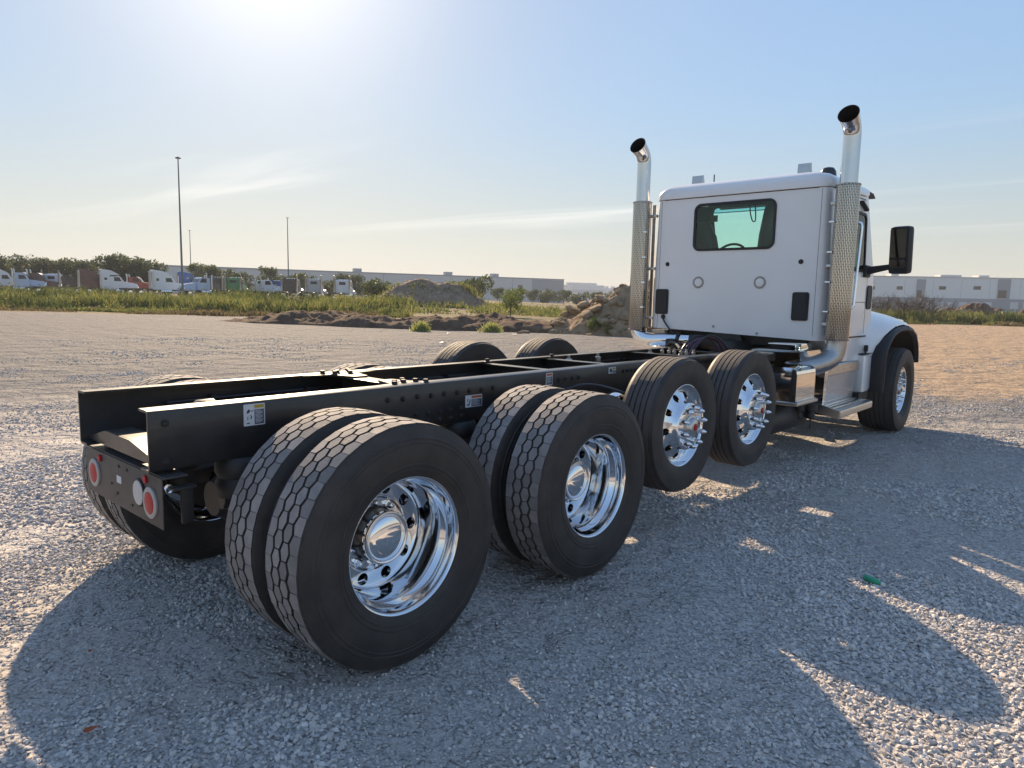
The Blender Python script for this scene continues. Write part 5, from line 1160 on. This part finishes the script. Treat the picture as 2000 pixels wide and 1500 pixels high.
# white warehouse on the right
a, b = at(1600, 226), at(2240, 216); d, n_, L_ = building_axes(a, b)
wr = tag(empty('warehouse', (a.x, a.y, 0)), 'white tilt-up warehouse with grey piers and dock doors behind the bare bushes', 'warehouse')
if d.dot(Vector((rh.x, rh.y, 0))) < 0: d = -d
def su(u):  # distance along the facade under column u
    v = at(u, 1)-Vector((CAM.x, CAM.y, 0)); A_ = np.array([[v.x, -d.x], [v.y, -d.y]]); t_ = np.linalg.solve(A_, np.array([a.x-CAM.x, a.y-CAM.y])); return float(t_[1])
def zu(u, y):  # height on the facade
    p_ = a+d*su(u); dep, _, _ = polar(p_.x, p_.y); return CAM.z+(562.5+.0207*u-y)*dep/1377
W = lambda nm, mtl, u0, u1, y0, y1, o0, o1: wpart(nm, mtl, a, d, n_, su(u0), su(u1), zu((u0+u1)/2, y1), zu((u0+u1)/2, y0), o0, o1, root=wr)
ZTR = zu(1900, 543.5)
wpart('wall', 'concrete_white', a, d, n_, 0, L_, -.5, ZTR, -80, 0, root=wr)
wpart('lower_band', 'concrete_grey', a, d, n_, .2, L_-.2, 0, zu(1900, 583), 0, .08, root=wr)
wpart('roof_cap', 'concrete', a, d, n_, -.1, L_+.1, ZTR+.003, ZTR+.25, -80, .15, root=wr)
for u0, u1 in ((1783, 1800), (1941, 1965), (2103, 2128)):
    W('pier', 'concrete_grey', u0, u1, 545.5, 582.9, 0, .25); W('pier_window', 'dark_glass', u0+1.5, u1-7, 567, 581.5, .2, .32)
for u0, u1 in ((1691, 1702), (1745, 1756), (1827, 1840), (1894, 1908), (1996, 2010), (2060, 2074)): W('window', 'dark_glass', u0, u1, 559, 565.5, 0, .1)
for u0 in (1822, 1845, 1868, 1892, 1916, 1968, 1993, 2018): W('dock_door', 'dock_door', u0, u0+15.5, 590, 603.5, .05, .15)
for u0, u1 in ((1745, 1760), (1843, 1885), (1919, 1940)): wpart('roof_unit', 'concrete', a, d, n_, su(u0), su(u1), ZTR+.3, ZTR+1.1, -9, -5, root=wr)
for u0 in (1700, 1760, 1815, 1870, 1925, 1985): W('panel_joint', 'concrete', u0, u0+.8, 546, 582.5, 0, .03)

# ---- parked trucks
PAINT = dict(white=(.72, .73, .74), maroon=(.10, .018, .02), black=(.018, .018, .02), green=(.02, .22, .06), blue=(.03, .12, .38), grey=(.42, .42, .43), red=(.34, .04, .03), lightblue=(.42, .52, .66))
for k_, c_ in PAINT.items(): M['paint_'+k_] = mat('paint_'+k_, c_, .25, var=.05, scale=1, coat=.5)
PM = {}
def pm(key, fn, mats):
    if key not in PM:
        mb = MB(); fn(mb); PM[key] = mb.mesh(key.split('|')[0], mats, 30)
    return PM[key]
YZ = lambda u, v, a: (a, u, v)
def parked_truck(u, dp, heading, paint, label, sleeper=False, s=1., low=False):
    """day cab or sleeper tractor, forward = +Y of its own frame"""
    p = at(u, dp); t = tag(empty('parked_truck', (p.x, p.y, ghz(p)), heading), label, 'truck', 'trucks parked in the lot behind the weeds'); t.scale = (s, s, s)
    P_ = 'paint_'+paint; top = 2.72 if low else 2.95
    def part(nm, fn, mats, par=t): return link(nm, pm(nm+'|%s%s%s' % (low, sleeper, mats), fn, [mats]), par)
    cabp = part('cab', lambda m_: m_.prism([(-.75, .95), (-.75, top-.12), (-.65, top), (.45, top), (.62, top-.1), (.98, 2.05), (1.05, 1.0)], YZ, -1.03, 1.03), P_)
    part('windscreen', lambda m_: m_.prism([(.665, top-.12), (.985, 2.08), (1.0, 2.08), (.68, top-.12)], YZ, -.93, .93), 'dark_glass', cabp)
    part('rear_window', lambda m_: m_.box((0, -.755, 2.42), (.95, .02, .42)), 'dark_glass', cabp)
    for q in (-1, 1): part('side_window' if q > 0 else 'side_window_', lambda m_: m_.prism([(-.25, 2.05), (-.25, 2.62), (.42, 2.62), (.70, 2.05)], YZ, q*1.028, q*1.04), 'dark_glass', cabp).name = 'side_window'
    part('hood', lambda m_: (m_.prism([(1.0, .95), (1.0, 2.02), (2.2, 1.85), (2.75, 1.70), (2.9, 1.45), (2.9, .95)], YZ, -.72, .72), m_.prism([(1.3, .9), (1.4, 1.25), (1.8, 1.45), (2.4, 1.42), (2.8, 1.2), (2.85, .9)], YZ, -1.15, 1.15)), P_)
    part('grille', lambda m_: m_.box((0, 2.93, 1.3), (.9, .08, .75), bv=.02), 'chrome'); part('bumper', lambda m_: m_.box((0, 3.0, .6), (2.3, .16, .36), bv=.04), 'chrome')
    part('chassis', lambda m_: (m_.box((.43, -1.6, .95), (.09, 8.6, .26)), m_.box((-.43, -1.6, .95), (.09, 8.6, .26)), m_.box((0, -5.0, .95), (.8, .1, .2))), 'black')
    for q in (-1, 1):
        part('fuel_tank' if q > 0 else 'fuel_tank_', lambda m_: m_.lathe([(.0005, -.7), (.3, -.7), (.3, .7), (.0005, .7)], c=(q*.9, -.2, .72), axis='y', n=16), 'alu').name = 'fuel_tank'
        yb = -1.95 if sleeper else -.95
        part('stack' if q > 0 else 'stack_', lambda m_: m_.tube([(q*1.12, yb, 1.1), (q*1.12, yb, 3.3 if not low else 3.0), (q*1.12, yb-.1, 3.5 if not low else 3.15)], [.13, .10, .10], 10), 'brushed').name = 'stack'
        part('headlamp' if q > 0 else 'headlamp_', lambda m_: m_.box((q*.88, 2.82, 1.2), (.3, .2, .22), bv=.05), 'chrome').name = 'headlamp'
    part('roof_lamps', lambda m_: [m_.box((x, .35, top+.03), (.16, .2, .09), bv=.02) for x in (-.75, -.38, 0, .38, .75)], 'chrome')['kind'] = 'stuff'
    if sleeper:
        part('sleeper', lambda m_: m_.prism([(-1.9, .95), (-1.9, 3.62), (-1.8, 3.72), (-.6, 3.55), (.1, 3.18), (.5, 2.95), (-.76, 2.9), (-.76, .95)], YZ, -1.06, 1.06), P_)
        part('sleeper_window', lambda m_: (m_.box((1.062, -1.3, 2.35), (.02, .35, .35)), m_.box((-1.062, -1.3, 2.35), (.02, .35, .35))), 'dark_glass')
    wm = pm('wheel', lambda m_: m_.lathe([(.0005, .13), (.28, .12), (.3, .14), (.46, .14), (.51, .10), (.51, -.10), (.46, -.14), (.0005, -.14)], n=24, mis=[1, 1, 0, 0, 0, 0, 0]), ['side', 'alu'])
    for q in (-1, 1):
        for y, x in ((2.1, .98), (-3.4, .95), (-4.75, .95)): link('wheel', wm, t, (q*x, y, .51), (0, 0, 0 if q > 0 else math.pi))
    return t
HF = math.atan2(-fh.x, fh.y)        # heading straight away from the photographer
HR = HF-R(78)                        # heading to the right of the picture
for u, dp, h_, paint, slp, low, lb in (
    (4, 95, HR+.5, 'white', True, False, 'white sleeper truck cut by the left edge of the view'),
    (40, 93, HR+.3, 'lightblue', False, False, 'pale blue-white truck between the left edge white sleeper and the maroon truck'),
    (70, 95, HR+.2, 'maroon', False, False, 'maroon day cab, third parked truck from the left'),
    (102, 97, HF+.2, 'white', False, False, 'white chassis cab with upright stacks seen from behind near the left'),
    (130, 96, HR+.35, 'black', False, True, 'black truck right of the white chassis cab'),
    (182, 95, HR+.4, 'maroon', True, False, 'long maroon sleeper truck left of the white trucks'),
    (222, 95, HR+.45, 'white', True, True, 'white sleeper truck overlapping the long maroon truck'),
    (262, 97, HR+.15, 'red', False, True, 'red roofed day cab left of the large white sleeper'),
    (322, 93, HR+.45, 'white', True, False, 'large white sleeper truck left of the tall dark mast'),
    (372, 99, HR+.3, 'blue', True, True, 'dark blue sleeper truck just right of the tall dark mast'),
    (391, 92, HF+2.4, 'lightblue', False, True, 'light blue truck turned the other way, just right of the tall mast'),
    (421, 97, HF+.05, 'black', False, False, 'black day cab left of the bright green truck'),
    (457, 97, HF, 'green', False, False, 'bright green day cab truck seen from behind'),
    (513, 99, HR+.5, 'white', False, True, 'low white truck with a shining roof between green and blue trucks'),
    (540, 102, HF-.2, 'blue', False, True, 'blue day cab left of the black day cab under the second mast'),
    (566, 96, HF, 'black', False, False, 'black day cab seen from behind, right of the blue truck'),
    (612, 96, HF+.05, 'grey', False, False, 'light grey day cab seen from behind, second from the right of the row'),
    (668, 96, HF-.03, 'white', False, False, 'rightmost parked truck, a white day cab seen from behind')):
    parked_truck(u, dp*1.08, h_, paint, lb, slp, 1., low)

# ---- small things on the gravel
bt = tag(empty('bottle', (2.468, 2.456, .026), R(-22)), 'small green plastic bottle lying on the gravel right of the truck', 'bottle')
mb = MB(); mb.lathe([(.0005, -.075), (.019, -.075), (.0225, -.070), (.0225, .015), (.021, .025), (.013, .045), (.0115, .055), (.0115, .062)], axis='x', n=24); mb.build('bottle_body', 'bottle', bt, angle=50)
mb = MB(); mb.lathe([(.0135, .058), (.0135, .075), (.0005, .076)], axis='x', n=20); mb.build('cap', 'litter', bt)
mb = MB(); mb.lathe([(.0229, -.05), (.0231, -.045), (.0231, -.005), (.0229, 0)], axis='x', n=24); mb.build('wrapper_label', 'bottle', bt); bt.scale = (.85, .85, .85)
for x, y, lb in ((.772, -1.124, 'orange-brown dead leaf on the shaded gravel at bottom left'), (.15, -.93, 'tiny orange leaf scrap on the shaded gravel near the rear tyre shadow edge')):
    mb = MB(); L2 = .03 if x > .5 else .014
    mb.grid([[(x+L2*math.cos(a_)*k_*.5, y+L2*math.sin(a_)*k_, .030+.004*math.sin(a_*2)*k_) for a_ in [2*math.pi*i/10 for i in range(11)]] for k_ in (0.05, .5, 1)]); tag(mb.build('dead_leaf', 'leaf_brown', None, loc=(x, y, .03)), lb, 'leaf')

# ---- morning haze
hz = bpy.data.materials.new('haze'); hz.use_nodes = True; N = hz.node_tree.nodes; N.clear()
ho = N.new('ShaderNodeOutputMaterial'); hv = N.new('ShaderNodeVolumePrincipled'); hv.inputs['Density'].default_value = .00042; hv.inputs['Color'].default_value = (.93, .95, 1, 1); hv.inputs['Anisotropy'].default_value = 0
hz.node_tree.links.new(hv.outputs[0], ho.inputs['Volume'])
mb = MB(); c_ = at(1000, 380); mb.box((c_.x, c_.y, 11.0), (2600, 2600, 27)); tag(mb.build('haze', [hz]), None, None, kind='stuff')
